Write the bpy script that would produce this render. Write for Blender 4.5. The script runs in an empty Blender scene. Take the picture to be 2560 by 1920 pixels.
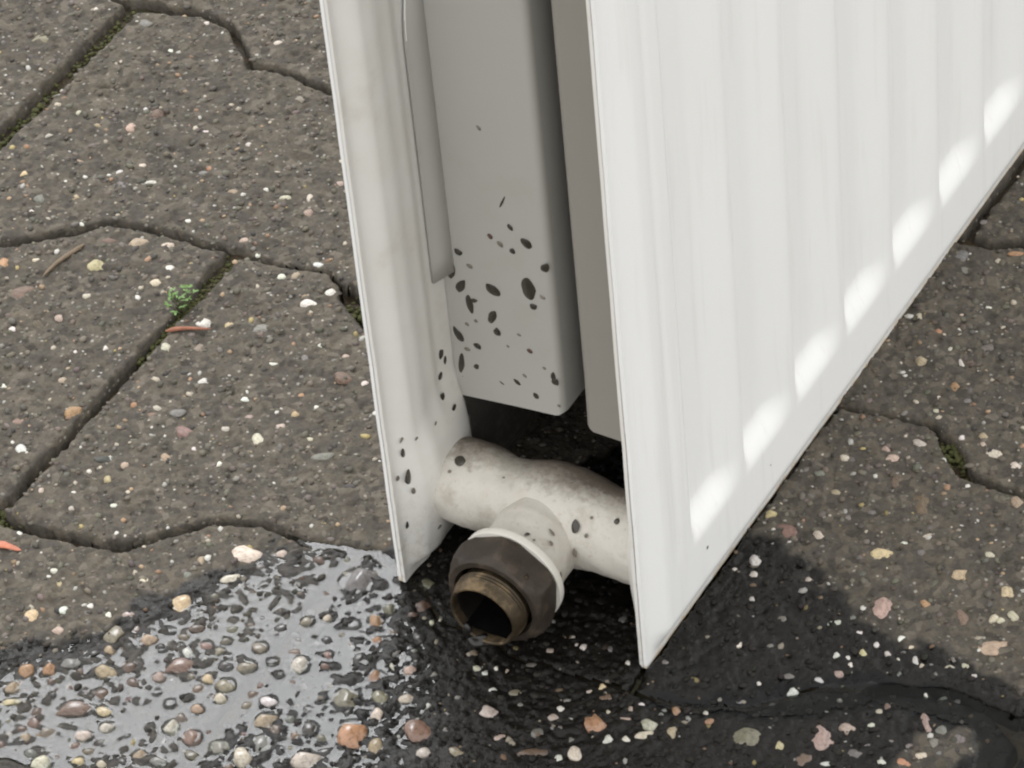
import bpy, math, random
import numpy as np
from mathutils import Vector, Matrix

# ------------------------------------------------------------------ camera, sky, sun, exposure
# all modelling figures are millimetres on the pavement; S turns them into metres
S = 0.001
sc = bpy.context.scene
col = sc.collection

cam_data = bpy.data.cameras.new("camera")
cam = bpy.data.objects.new("camera", cam_data)
col.objects.link(cam)
sc.camera = cam
cam_data.sensor_width = 36.0
cam_data.lens = 140.7
cam_data.clip_start = 0.05
cam_data.clip_end = 500.0
RIGHT = Vector((0.86461, 0.49640, -0.07763)).normalized()
FWD = Vector((-0.41333, 0.61489, -0.67161)).normalized()
UP = RIGHT.cross(FWD).normalized()
RIGHT = FWD.cross(UP).normalized()
mw = Matrix((RIGHT, UP, -FWD)).transposed().to_4x4()
mw.translation = Vector((412.9, -665.4, 823.2)) * S
cam.matrix_world = mw

SUN_DIR = Vector((-0.450, 0.530, 0.718)).normalized()
world = bpy.data.worlds.new("World")
sc.world = world
world.use_nodes = True
wn = world.node_tree
wn.nodes.clear()
sky = wn.nodes.new("ShaderNodeTexSky")
sky.sky_type = 'NISHITA'
sky.sun_disc = False
sky.sun_elevation = math.asin(SUN_DIR.z)
sky.sun_rotation = math.atan2(SUN_DIR.x, SUN_DIR.y)
sky.dust_density = 3.0
sky.air_density = 1.2
hsv = wn.nodes.new("ShaderNodeHueSaturation")
hsv.inputs["Saturation"].default_value = 0.22
bg = wn.nodes.new("ShaderNodeBackground")
bg.inputs["Strength"].default_value = 0.15
wo = wn.nodes.new("ShaderNodeOutputWorld")
wn.links.new(sky.outputs[0], hsv.inputs["Color"])
cloud = wn.nodes.new("ShaderNodeMix")          # an even cloud cover over the sky
cloud.data_type = 'RGBA'
cloud.inputs[0].default_value = 0.90
cloud.inputs[7].default_value = (4.26, 4.26, 4.22, 1)
wn.links.new(hsv.outputs[0], cloud.inputs[6])
wn.links.new(cloud.outputs[2], bg.inputs["Color"])
wn.links.new(bg.outputs[0], wo.inputs["Surface"])

sun_data = bpy.data.lights.new("sun", 'SUN')
sun_data.energy = 0.64
sun_data.angle = math.radians(24)
sun_data.color = (0.975, 0.985, 1.0)
sun = bpy.data.objects.new("sun", sun_data)
col.objects.link(sun)
sun.rotation_euler = SUN_DIR.to_track_quat('Z', 'Y').to_euler()
sun.location = (0, 0, 3)

sc.view_settings.view_transform = 'Standard'
sc.view_settings.look = 'None'
sc.view_settings.exposure = 1.48
sc.view_settings.gamma = 1.0
sc.view_settings.use_curve_mapping = False
sc.render.engine = 'CYCLES'
sc.cycles.max_bounces = 10
sc.cycles.transparent_max_bounces = 12
sc.cycles.filter_width = 2.2

# ------------------------------------------------------------------ traced figures (millimetres)
PEBBLES = """-319.8 192.7 1.9 1.9 W;-272.8 153.5 2.1 1.9 W;-267.9 152.8 5.2 4.5 B;-280 202 1.9 2.2 W;-282.7 183.8 2.4 1.9 W;-302 143.8 2.9 2.5 C;-292.3 142.3 2.1 2.2 C;-271.5 142.8 3.8 4.5 P;-282.7 139.2 3.3 2.5 T;-294.8 127.9 3.3 1.9 C;-298.2 120 2.4 2.5 O;-244 166.5 1.4 1.8 W;-247.8 152.1 2.4 1.9 W;-230.7 152 2.4 1.9 W;-257.4 128.4 3.3 3.5 C;-262.3 122.3 2.9 2.5 W;-250 121.9 4.8 1.9 W;-236.1 136.6 2.4 3.2 O;-290.5 107.6 2.9 3.2 Y;-276.1 110.8 1.4 1.6 W;-214.7 143.5 3.3 1.6 C;-192.4 147.5 2.9 3.8 P;-222 129.2 4.3 2.5 T;-204.9 133.8 4.3 2.5 C;-197.1 136.8 2.4 3.8 C;-194 130.8 3.8 3.8 P;-212.8 134.9 2.4 1.9 W;-268.3 105.3 2.9 3.2 T;-277.1 92.8 1.9 1.9 W;-258.7 94.7 1.9 2.2 W;-227.7 110.7 2.1 2.2 W;-256.9 117.6 5.7 4.5 G;-205.1 110 4.3 3.5 P;-197.7 106.1 1.9 2.3 W;-177.5 110 4.8 2.9 W;-235.7 94.6 7.2 6.4 T;-226.5 97.5 5.2 3.2 C;-242.4 78.7 6.2 5.7 Y;-270.3 67.8 4.3 5.1 O;-261.4 73.2 2.9 1.9 C;-327.5 171 9.1 5.7 L;-299.4 192.8 5.7 4.5 G;-250.8 202.2 3.3 2.3 C;-238.4 215.9 2.4 3.8 G;-228.8 134.2 2.9 2.5 D;-236.9 133.4 4.3 2.5 G;-245.3 91.1 5.2 3.2 B;-228.2 180.1 5.2 3.8 L;-278.5 121.2 5.2 3.2 T;-278.3 99.3 4.3 3.8 G;-184.6 99.7 3.1 3.1 W;-180.9 102.4 3.3 4.1 T;-166.2 99.6 3.8 3.7 W;-170 92.6 6.1 4.8 W;-167.7 89.5 2 2 C;-219.8 80.2 4.1 3.1 C;-214.1 79.9 3.1 2.4 C;-236.5 65.7 3.1 3.4 C;-219.7 87.9 4.1 3.4 W;-195.2 71.1 6.6 4.8 W;-187.7 73.6 3.1 3.1 Y;-200.3 56.1 4.6 5.4 C;-249 42.4 2.8 2.4 W;-217.1 47.4 2 2.5 W;-224.7 41.9 1.5 1.6 W;-180.9 47.6 5.6 3.4 W;-164.7 63.4 3.1 2 W;-155.9 77.6 3.1 2.7 W;-146.3 76.1 4.6 4.1 P;-134.2 68 2.8 3.1 W;-149.7 55.4 3.6 2.7 O;-163.9 46 3.1 2.4 W;-142.3 52.5 2.3 2 W;-146.4 47 2.6 2.7 Y;-150.9 32.9 4.6 6.8 C;-148.1 40.9 3.6 3.4 C;-158.6 39.9 3.6 2.7 P;-210 19.1 5.6 6.1 O;-222.5 34.7 1.8 1.7 T;-220.9 29.4 3.1 2.7 P;-236.6 19.4 2.6 2.7 W;-214.8 -1.9 4.6 5.4 W;-222.6 8.2 6.1 4.1 R;-173.4 25.9 6.1 6.1 R;-179.9 32.3 5.1 4.1 G;-186.6 27.8 5.1 3.4 B;-189.2 4.8 6.1 2.7 D;-181.3 5.9 3.6 3.4 P;-172.2 14.1 4.1 4.8 T;-166.1 20.5 2 2 W;-155.6 18.4 2.3 2.5 W;-129 34.8 7.2 4.1 G;-136.1 39.4 2.6 1.7 C;-162.2 32.1 2.6 2.5 C;-182.7 -1.8 2.6 2.7 Y;-190 -1.3 1.8 1.9 W;-198.6 -14.4 1.8 2.7 C;-174.3 -10.7 2.6 1.7 W;-185.6 -16.9 2 2 C;-127.8 10.8 3.1 2.7 T;-194.2 29.6 2.6 2.7 O;-186.6 30.9 3.1 2.5 C;-157.4 70.4 3.1 5.4 G;-177.1 76.2 6.6 4.1 G;-141.4 66.9 6.6 4.8 B;-182.7 39.1 3.1 2.7 T;-257 58.2 11.2 6.1 B;-114.2 27.5 4.1 2.5 D;-190.7 60.5 4.6 4.1 L;-238.8 53.3 3.6 3.4 P;-194.4 -32.4 2.8 2.7 W;-175.9 -40.4 2.6 2.4 W;-171.2 -44.4 2.8 3.1 Y;-170.8 -58.9 5.1 5.8 Y;-163.6 -53.1 3.1 3.4 W;-157.2 -48.4 2.6 2.5 W;-150.3 -49.1 2.6 2.7 W;-160.4 -60.5 4.6 3.1 P;-128.1 -10.2 11 7.8 C;-126.9 -20.4 6.1 3.4 C;-134.2 -35 7.2 7.5 Y;-138.2 -18.3 2.8 3.4 T;-148.7 -32.9 3.1 2.7 C;-149.9 -21 2.8 2.4 C;-144.9 -54.2 6.1 7.5 L;-142.8 -60.1 3.6 3.7 T;-134.7 -51.4 5.1 4.4 T;-159.8 -77.4 5.1 5.1 O;-154.6 -74.4 4.6 4.8 O;-150 -69.5 6.1 4.1 G;-139.1 -67.8 7.7 6.1 T;-138.7 -83.7 11.7 6.8 R;-130.8 -81 5.6 4.1 Y;-126.5 -85.5 4.6 4.1 C;-130.4 -91.2 5.6 4.1 C;-160.2 -85 5.1 4.8 T;-157.1 -89.4 6.1 2.7 Y;-121.7 -51.1 3.6 4.1 W;-120.6 -56.2 9.7 6.8 B;-104.1 -40.3 5.6 4.8 L;-103.3 -48.3 6.1 5.4 L;-89.6 -40.9 5.6 7.5 C;-123.7 -62.8 4.1 4.1 P;-110.5 -57.2 4.1 4.1 Y;-104.9 -57.3 6.6 6.1 L;-103.4 -62 4.1 4.1 C;-90.3 -57.2 6.1 4.1 W;-87 -63.4 7.2 6.1 T;-115.4 -70.1 4.1 4.1 D;-110.1 -77.6 5.1 6.1 C;-102.3 -78.4 6.1 6.1 R;-82.9 -71.7 6.6 8.9 G;-74.2 -61 5.6 6.1 D;-76.6 -64.9 3.6 3.4 B;-62.2 -57.2 9.2 11.6 O;-53.3 -58.5 4.6 6.8 T;-92.1 -5.5 12.8 12.3 G;-79 -16.3 5.1 5.4 O;-85.2 -21.3 7.2 4.1 D;-97.1 -25.4 4.6 4.1 L;-92.2 -21.8 3.1 3.1 C;-84.6 -34.1 3.1 3.1 R;-75.4 -31.7 3.6 5.1 D;-67.9 -35.6 4.6 4.8 O;-70.7 -46.3 8.2 8.2 L;-62.5 -41.9 5.1 6.1 L;-59.5 -47.8 4.1 4.8 C;-85.4 -78.6 6.6 7.5 C;-68.7 -71.3 8.7 6.8 C;-135.4 -105.1 6.6 6.1 C;-112.3 -90.5 4.6 4.1 T;-93.4 -77.9 6.6 5.4 G;-93.1 -46.9 3.6 2.7 D;-138.3 -55.9 3.6 3.1 D;-118.3 -46.3 4.1 4.1 R;-108.9 -50.2 4.6 4.8 D;-140.6 -49.8 3.1 3.4 B;-145.4 -46.4 4.1 3.4 P;-118.3 -5.1 4.1 3.4 C;-139.9 -24.9 4.6 4.1 G;-121.3 -68.3 3.1 2.7 D;-107 -68.4 4.1 3.4 T;-97.7 -43.6 4.1 3.4 D;-78.5 -54.7 3.1 2.7 D;-145.2 -99.1 3.6 2.7 T;-126.5 -100 4.1 3.4 Y;-106.1 -90.1 5.6 4.1 G;-127.4 -36.2 3.1 2.7 G;-130.6 -45.8 3.1 2.7 D;-113.8 -46.5 3.6 3.4 L;-119.7 -98.2 3.1 2.7 C;-55.2 -39.4 5.7 3.8 C;-30.9 -34.1 6.1 5.2 C;-45.8 -48.3 8.6 9.3 R;-40.1 -55 4.5 3.8 C;-31.7 -51.3 4.9 3.3 L;-34 -26.4 2.5 1.9 W;-41.5 -32.7 2.5 1.9 G;-48.1 -38.7 1.8 2.2 W;-13.3 -28.1 3.7 3 P;-12.8 -24.8 2.5 2.7 W;-9 -26.6 2 3.3 W;-2 -25.4 7.8 8.7 O;-14.5 -35 4.5 3.8 G;-23.1 -41.6 4.1 2.7 P;-24.7 -45.4 3.7 3.3 G;-39 -45 3.7 2.7 G;4.6 -29.1 3.3 3.8 W;9 -26.7 2.9 3.3 W;12.1 -19.2 5.3 4.9 C;12.5 -22.9 5.7 3.3 C;19.2 -18.5 3.7 4.4 T;-4.2 -41.5 2.9 4.4 W;-0.9 -37.5 4.5 6 C;6.6 -13.3 2.2 1.9 W;4.8 -16 2 2.2 P;-6.7 -12 2.5 2.7 Y;-9.1 -14.7 3.3 1.4 C;-29.4 -13.9 6.9 3 G;-27 -5.9 2.5 2.7 P;-18.7 -0.9 2.7 2.5 W;-23.4 1.2 1.4 1.6 W;-21.2 -0.6 1.2 1.4 W;-11.6 2.1 2 2.5 G;-4.3 -0.9 1.8 2 W;5.1 3.3 3.7 3.3 G;-46.3 -16.7 4.1 3.8 L;-42.3 -21 2.9 2.2 C;-39.3 -21.8 1.8 2 W;-37.2 -18.9 1.4 1.6 W;-34.1 -18.4 1.5 3.1 C;-59.7 -29.4 3.7 3.3 P;-62.6 -22.2 2.5 2.2 G;-65.4 -29.9 1.9 4.4 C;-52.8 -27.6 2.5 2.2 G;-13.8 13.8 3.7 3.8 G;16.1 -10.5 2.9 4.4 O;4.9 -19.9 3.7 1.6 P;-12.3 -41.8 9 4.9 B;-4.1 -15.4 4.5 3.3 B;-27.9 -24.4 3.7 2.7 L;-45.5 -37.2 2.5 1.6 L;-40.8 -39.8 2 2.2 G;-4.8 -33.4 1.8 2 G;-24.4 -27.6 1.8 1.6 G;-9.5 -31.1 1.5 1.6 G;-11.8 -31.6 1.2 1.4 G;-41.1 -16.7 1.6 1.3 C;-64.1 -9.9 1.6 2.7 C;-62.3 -8.1 1.1 1.6 C;-74.6 -22.9 3.3 2.7 O;-55.7 -44.5 1.6 1.6 G;-0.4 -20 1.6 2 C;13.1 -13.8 1.6 1.6 G;50.7 49 6.7 9.3 P;41.7 39.4 6.1 3.3 W;38.1 35.1 2 2.5 L;49.1 38.2 2.5 2.5 W;61.1 41.1 2.7 2.7 W;55.7 36 2 2.5 W;52.3 35.9 1.8 2.2 G;47.1 27.5 2.2 2.7 W;53.5 31.5 2.3 3.3 Y;60 34 2 2.5 W;50.4 28.1 1.4 1.9 W;52.5 25.7 1.6 1.9 W;50.7 21.7 3.7 3.3 P;20.8 18.9 2.5 2.2 W;29.1 22 2 2.2 G;46.6 17.3 3.5 2.1 W;41.9 10.4 3.5 3.5 W;38.7 14.4 3.7 2.2 G;32.2 8.8 1.6 1.6 W;30.2 0.8 2.5 2.2 G;38.5 4.5 2.2 1.9 G;25.1 -1.3 1.4 1.6 G;62.7 27.2 2 2.2 W;66.4 28.3 1.4 2 G;68.4 34.9 1.9 3.3 W;70.7 33.8 2 2.2 C;78 36.7 3.3 2.2 C;81.2 39.5 2.9 2.5 C;85.1 37.3 2 1.9 W;75.9 25.6 1.2 1.9 W;80.5 26.8 2.9 1.6 G;84.2 28.3 1.8 2.2 G;72.8 55.8 3.7 6 R;84.9 49.7 10.2 7.1 T;83.3 58.9 2.5 2.2 C;38.5 -12.2 9.4 8.7 L;57.7 -2.3 6.9 10.4 P;62.1 4.1 5.3 4.9 P;48.1 -9.9 3.7 4.9 Y;67.2 13.8 2.5 3 C;68.5 16.5 1.9 3.3 R;67.9 7.7 2.5 1.9 W;80.9 15.2 2.5 8.2 P;90.9 14.1 4.5 4.9 G;81.3 -0.7 5.3 3.8 O;76.5 -3.6 2.9 2.7 W;43.1 -4.5 2.5 1.9 G;70.3 0.2 2.2 1.6 G;75.2 4.7 2 1.6 G;80.5 5.4 2.5 2.2 G;26.8 -10.2 3.7 2.7 O;24 -7.4 2 2.2 W;68 -3.9 5.7 3.8 G;85.8 14.6 3.7 3.8 G;86.5 9.5 4.1 4.4 G;85 3.4 3.3 2.7 C;88.8 6.5 2.9 2.7 G;63.8 36.4 2 1.6 G;64.8 39.1 2 1.4 C;44.8 42.8 2.5 2.7 G;63.8 33.3 1.2 1.6 W;72.9 35.2 2 1.6 G;75.5 32.7 1.2 1.6 G;77.5 40.2 1.6 2.2 G;57.6 -11 7.4 5.4 B;62.9 -10.8 3.7 1.6 W;27 33.3 2.9 2.7 G;44.9 75.5 3.1 2.9 W;40.8 69.5 6.9 5.8 Y;21.5 67.9 3.8 4.2 C;26.3 51.1 3.4 3.8 C;22.8 109.4 3.1 3.3 P;13.7 101 4.4 2.9 C;17.6 86.6 3.1 3.8 T;30.6 115.8 5 3.8 C;50.4 82.6 6.3 2.9 C;32 98.6 3.8 6.7 B;42.4 92.6 5 10.9 B;52.4 121.8 5 3.8 C;59.9 119.5 4.4 4.2 C;46.2 127.4 3.1 3.3 T;47.8 123.9 2.5 2.5 C;28.6 131.4 2.2 2.5 C;41 123.8 2.2 2.1 W;79.7 70.1 5.6 5.4 Y;12.3 66.1 8.1 6.7 R;9.2 51 3.8 5 W;11.9 45.7 3.4 3.3 W;4.7 69.6 3.8 3 Y;64.6 71.3 5.6 5 T;69.3 82 3.8 2.5 C;9.6 91.7 3.1 3.3 G;8.3 72.4 2.5 3 L;51.5 105.2 1.9 2.2 W;26.2 106.8 5.6 4.2 P;67.1 105.3 5 5 T;40.5 112.5 1.9 2.2 W;81.3 59.2 3.8 3.3 C;85.3 62.5 3.8 4.2 C;61.1 56.4 3.1 4.2 O;25 78.2 3.1 3.3 G;31.2 83.2 3.1 3.3 G;50.7 75.2 2.5 4.2 G;11.4 82.1 2.9 3 G;5.8 44.9 1.9 1.7 W;15.6 37.1 1.9 2 W;15.1 149.4 4.3 4.5 T;29.3 143.7 3.7 4.1 O;14.2 164.3 3.1 2.9 O;23.5 180.2 2.2 2.8 W;5.9 167.7 2.5 2.9 C;5.6 199.6 6.7 5.7 G;9 193.2 3.7 3.3 G;20.7 159.1 2.1 2.5 W;26.6 154.2 1.6 4.1 W;27.2 136.8 2.1 2.5 W;16.8 201.9 2.5 2.5 C;20.2 207.5 5.5 2.5 O;31.6 163.6 6.1 4.9 G;19.7 167.4 2.2 2 W;17.3 174 1.8 2.1 C;5.3 215.6 2.5 2.1 G;35.5 139.7 3.1 2.5 G;-7.1 180.1 1.8 2.1 G"""
PLATE_SPOTS = [(-75.7, 95.6, 3.1, 7.29, 0), (-70.8, 102.8, 2.58, 2.62, 30), (-67.4, 98.8, 2.07, 1.63, -30), (-71.2, 90.1, 2.58, 5.83, -25), (-68.9, 84.3, 2.58, 6.42, 5), (-67.3, 86.1, 2.58, 1.4, 30), (-60.5, 92.5, 5.17, 3.85, -38), (-48.7, 97.4, 4.96, 7.58, 0), (-47.9, 114.1, 4.13, 3.15, -25), (-52.7, 109.6, 1.76, 2.33, -20), (-56.5, 110.8, 2.38, 1.75, -40), (-59.6, 112.5, 1.76, 1.98, 0), (-52.7, 118.2, 1.76, 2.33, 20), (-42.5, 107.2, 2.38, 4.08, -30), (-44.3, 95.8, 1.86, 1.28, -30), (-47.6, 91.1, 2.07, 2.92, -40), (-61.7, 82.1, 2.69, 5.37, -25), (-60.6, 76.8, 2.58, 2.92, 0), (-67.4, 78.4, 1.34, 1.17, 0), (-70.6, 76.0, 1.55, 1.17, 10), (-75.4, 70.9, 2.89, 5.37, 25), (-67.8, 68.7, 2.58, 2.33, -40), (-71.4, 66.2, 2.07, 1.4, 0), (-76.4, 59.5, 2.48, 8.75, -8), (-68.9, 60.5, 1.96, 2.57, -40), (-74.8, 54.8, 1.45, 2.57, -40), (-50.3, 73.5, 2.07, 1.63, 0), (-57.5, 72.5, 1.03, 0.93, 0), (-53.4, 78.4, 1.34, 1.05, 0), (-46.0, 68.6, 1.24, 1.17, 0), (-43.3, 66.4, 1.76, 3.5, 0), (-42.8, 64.6, 2.58, 2.68, -30), (-55.5, 59.7, 3.51, 1.98, -30), (-52.8, 63.2, 1.86, 1.28, -30), (-49.5, 56.7, 4.13, 3.85, -40), (-42.4, 55.7, 1.55, 1.05, -30), (-60.7, 57.4, 2.58, 0.93, -30), (-59.5, 150.8, 1.86, 1.05, -45), (-54.4, 126.6, 0.62, 5.25, -25)]
PANEL_SPOTS = [(26.0, 60.8, 2.67, 2.9, -30), (23.7, 55.2, 2.89, 3.23, 20), (26.9, 48.9, 2.44, 2.42, 0), (27.8, 67.9, 2.67, 3.55, 20), (29.4, 64.3, 1.56, 3.23, 0), (4.7, 54.2, 3.11, 1.29, 20), (8.3, 52.3, 1.78, 0.97, 0), (4.6, 48.9, 2.44, 3.87, 10), (4.9, 39.8, 4.44, 6.13, 5), (5.3, 34.0, 4.0, 1.94, -40), (2.6, 40.1, 2.0, 2.26, 20), (3.3, 21.0, 2.0, 2.74, 0), (11.4, 15.5, 2.22, 1.29, 0), (16.8, 51.4, 1.33, 1.29, 0)]
TUBE_SPOTS = [(-67.04, 17.99, 38.02, 0.0, -0.32, 0.95, 3.39, 3.5), (-68.47, 14.27, 36.53, 0.0, -0.59, 0.81, 1.13, 1.0), (-37.3, 26.96, 38.41, 0.0, 0.37, 0.93, 2.03, 1.5), (-34.18, 26.5, 38.2, 0.0, 0.35, 0.94, 1.81, 1.88), (-30.76, 16.67, 38.28, 0.0, -0.4, 0.92, 1.47, 2.25), (-25.96, 11.97, 34.51, 0.0, -0.76, 0.65, 2.49, 4.25), (-14.83, 16.21, 37.32, 0.0, -0.46, 0.89, 1.58, 2.0), (-30.65, 6.33, 35.03, 0.6, 0.0, 0.8, 1.13, 2.5), (-29.35, 3.42, 33.92, 0.7, 0.0, 0.71, 1.36, 1.5), (-24.98, 8.78, 27.47, 0.0, -0.99, 0.11, 1.47, 3.0), (-25.45, 0.57, 25.61, 1.0, 0.0, 0.08, 1.36, 2.5), (-35.22, 0.79, 37.26, 0.26, 0.0, 0.97, 1.81, 1.12), (-22.22, 11.31, 33.04, 0.0, -0.84, 0.55, 1.24, 1.25), (-32.87, 0.4, 36.39, 0.43, 0.0, 0.9, 0.9, 0.75), (-22.31, 14.99, 36.68, 0.0, -0.55, 0.84, 1.02, 0.88), (-61.26, 16.71, 36.42, 0.0, -0.45, 0.89, 0.9, 1.0), (-52.09, 17.15, 38.21, 0.0, -0.37, 0.93, 1.02, 0.62)]
PUDDLE = [(-177.2, -96.5), (-163.3, -74.1), (-148.1, -61.5), (-142.9, -48.4), (-134.0, -40.6), (-131.7, -25.0), (-125.8, -16.7), (-121.7, -5.6), (-113.9, -0.0), (-102.3, 3.6), (-93.3, 7.0), (-79.1, 11.0), (-61.2, 1.4), (-53.1, -12.5), (-48.2, -27.6), (-44.4, -42.9), (-33.1, -70.6), (-150.0, -133.9)]
PUDDLE_TWO = [(-0.5, -10.6), (14.1, -4.5), (29.9, 4.0), (47.7, 18.5), (61.5, 26.0), (82.9, 32.9), (97.1, 28.7), (118.4, 24.1), (132.9, 2.1), (99.1, -14.3), (95.4, 11.4), (88.7, 18.0), (72.8, 15.4), (61.5, 13.3), (53.5, 4.4), (37.5, -5.8), (18.4, -12.5)]
WET = [(-191.0, -87.4), (-164.6, -64.1), (-151.9, -58.0), (-146.5, -42.9), (-137.7, -35.1), (-134.4, -20.8), (-125.9, -12.2), (-122.2, -0.3), (-104.0, 6.5), (-92.4, 10.2), (-85.6, 26.4), (-59.5, 57.5), (-46.2, 83.0), (-23.3, 78.4), (0.2, 61.4), (11.5, 64.9), (25.8, 57.2), (40.2, 51.5), (50.9, 42.5), (69.6, 42.7), (90.0, 38.8), (105.7, 36.2), (135.8, -4.4), (-149.9, -143.6)]
# dry patch
DRY = [(80.7, 9.2), (92.3, 18.1), (96.1, 15.0), (96.0, 5.1), (95.4, -6.5), (83.7, -12.2), (80.0, 0.6)]
# sprout [(-206.4, 73.9)]
# t1a [(-254.6, 66.7)]
# t1b [(-251.4, 84.8)]
# t2a [(-203.3, 61.4)]
# t2b [(-191.6, 68.6)]
# leafa [(-198.1, -39.2)]
# leafb [(-189.4, -39.0)]
# st [(5.4, 200.1)]

# ------------------------------------------------------------------ node helpers
def new_mat(name):
    m = bpy.data.materials.new(name)
    m.use_nodes = True
    nt = m.node_tree
    nt.nodes.clear()
    out = nt.nodes.new("ShaderNodeOutputMaterial")
    return m, nt, out

def N(nt, kind, **kw):
    n = nt.nodes.new(kind)
    for k, v in kw.items():
        if hasattr(n, k):
            setattr(n, k, v)
        else:
            n.inputs[k.replace('_', ' ')].default_value = v
    return n

def noise(nt, vec, scale, detail=4.0, rough=0.55):
    n = nt.nodes.new("ShaderNodeTexNoise")
    n.inputs["Scale"].default_value = scale
    n.inputs["Detail"].default_value = detail
    n.inputs["Roughness"].default_value = rough
    nt.links.new(vec, n.inputs["Vector"])
    return n.outputs["Fac"]

def ramp(nt, fac, stops):
    r = nt.nodes.new("ShaderNodeValToRGB")
    e = r.color_ramp.elements
    while len(e) < len(stops):
        e.new(0.5)
    for i, (p, c) in enumerate(stops):
        e[i].position = p
        e[i].color = c if len(c) == 4 else (*c, 1)
    nt.links.new(fac, r.inputs[0])
    return r.outputs[0]

def mixc(nt, fac, a, b, mode='MIX'):
    m = nt.nodes.new("ShaderNodeMix")
    m.data_type = 'RGBA'
    m.blend_type = mode
    for sock, v in ((m.inputs[0], fac), (m.inputs[6], a), (m.inputs[7], b)):
        if isinstance(v, (int, float)):
            sock.default_value = v
        elif isinstance(v, tuple):
            sock.default_value = v if len(v) == 4 else (*v, 1)
        else:
            nt.links.new(v, sock)
    return m.outputs[2]

def math_(nt, op, a, b=0.0, clamp=False):
    m = nt.nodes.new("ShaderNodeMath")
    m.operation = op
    m.use_clamp = clamp
    for i, v in enumerate((a, b)):
        if isinstance(v, (int, float)):
            m.inputs[i].default_value = v
        else:
            nt.links.new(v, m.inputs[i])
    return m.outputs[0]

def bsdf(nt, out, color=None, rough=0.5, metal=0.0, spec=0.5, normal=None):
    p = nt.nodes.new("ShaderNodeBsdfPrincipled")
    for sock, v in (("Base Color", color), ("Roughness", rough), ("Metallic", metal), ("Specular IOR Level", spec), ("Normal", normal)):
        if v is None:
            continue
        if isinstance(v, (int, float)):
            p.inputs[sock].default_value = v
        elif isinstance(v, tuple):
            p.inputs[sock].default_value = (*v, 1)
        else:
            nt.links.new(v, p.inputs[sock])
    nt.links.new(p.outputs[0], out.inputs[0])
    return p

def bump(nt, h, strength, dist):
    b = nt.nodes.new("ShaderNodeBump")
    b.inputs["Strength"].default_value = strength
    b.inputs["Distance"].default_value = dist
    nt.links.new(h, b.inputs["Height"])
    return b.outputs[0]

def objvec(nt):
    return nt.nodes.new("ShaderNodeTexCoord").outputs["Object"]

def attr(nt, name):
    a = nt.nodes.new("ShaderNodeAttribute")
    a.attribute_name = name
    return a

# ------------------------------------------------------------------ materials
# the scene is built in metres, noise scales are per metre: 1000 = one cell per mm
def make_concrete():
    m, nt, out = new_mat("paver_concrete")
    v = objvec(nt)
    wet = attr(nt, "wet").outputs["Fac"]
    big = noise(nt, v, 28, 4)
    mid = noise(nt, v, 160, 5, 0.6)
    fine = noise(nt, v, 900, 3, 0.7)
    c = ramp(nt, big, [(0.30, (0.056, 0.047, 0.035)), (0.45, (0.066, 0.0575, 0.047)), (0.58, (0.074, 0.064, 0.050)), (0.72, (0.088, 0.074, 0.054))])
    c2 = ramp(nt, mid, [(0.30, (0.50, 0.49, 0.47)), (0.5, (1, 1, 1)), (0.72, (1.45, 1.40, 1.30))])
    c = mixc(nt, 1.0, c, c2, 'MULTIPLY')
    c3 = ramp(nt, fine, [(0.28, (0.45, 0.44, 0.42)), (0.5, (1, 1, 1)), (0.75, (1.7, 1.65, 1.55))])
    c = mixc(nt, 0.8, c, c3, 'MULTIPLY')
    # sand grains of the mix
    vo = nt.nodes.new("ShaderNodeTexVoronoi")
    vo.inputs["Scale"].default_value = 620
    nt.links.new(v, vo.inputs["Vector"])
    sep = nt.nodes.new("ShaderNodeSeparateColor")
    nt.links.new(vo.outputs["Color"], sep.inputs[0])
    pick = math_(nt, 'GREATER_THAN', sep.outputs[0], 0.86)
    near = math_(nt, 'LESS_THAN', vo.outputs["Distance"], 0.33)
    g = math_(nt, 'MULTIPLY', pick, near)
    gc = ramp(nt, sep.outputs[1], [(0.0, (0.05, 0.045, 0.04)), (0.35, (0.30, 0.25, 0.19)), (0.7, (0.42, 0.38, 0.32)), (1.0, (0.55, 0.52, 0.47))])
    c = mixc(nt, math_(nt, 'MULTIPLY', g, 0.75), c, gc)
    vp = nt.nodes.new("ShaderNodeTexVoronoi")
    vp.inputs["Scale"].default_value = 380
    nt.links.new(v, vp.inputs["Vector"])
    sp2 = nt.nodes.new("ShaderNodeSeparateColor")
    nt.links.new(vp.outputs["Color"], sp2.inputs[0])
    c = mixc(nt, 0.55, c, ramp(nt, sp2.outputs[0], [(0.0, (0.036, 0.031, 0.025)), (0.25, (0.058, 0.051, 0.041)), (0.6, (0.073, 0.063, 0.050)), (0.85, (0.100, 0.083, 0.060)), (1.0, (0.14, 0.12, 0.095))]))
    dark = math_(nt, 'SUBTRACT', 1.0, math_(nt, 'MULTIPLY', wet, 0.92))
    c = mixc(nt, 1.0, c, (1.15, 1.17, 1.21), 'MULTIPLY')
    cmb = nt.nodes.new("ShaderNodeCombineColor")
    for i in range(3):
        nt.links.new(dark, cmb.inputs[i])
    c = mixc(nt, 1.0, c, cmb.outputs[0], 'MULTIPLY')
    rough = math_(nt, 'SUBTRACT', 0.85, math_(nt, 'MULTIPLY', wet, 0.58))
    h = math_(nt, 'ADD', math_(nt, 'MULTIPLY', mid, 0.6), math_(nt, 'MULTIPLY', fine, 0.4))
    bsdf(nt, out, c, rough, 0.0, 0.22, bump(nt, h, 0.8, 0.0012))
    return m

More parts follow.
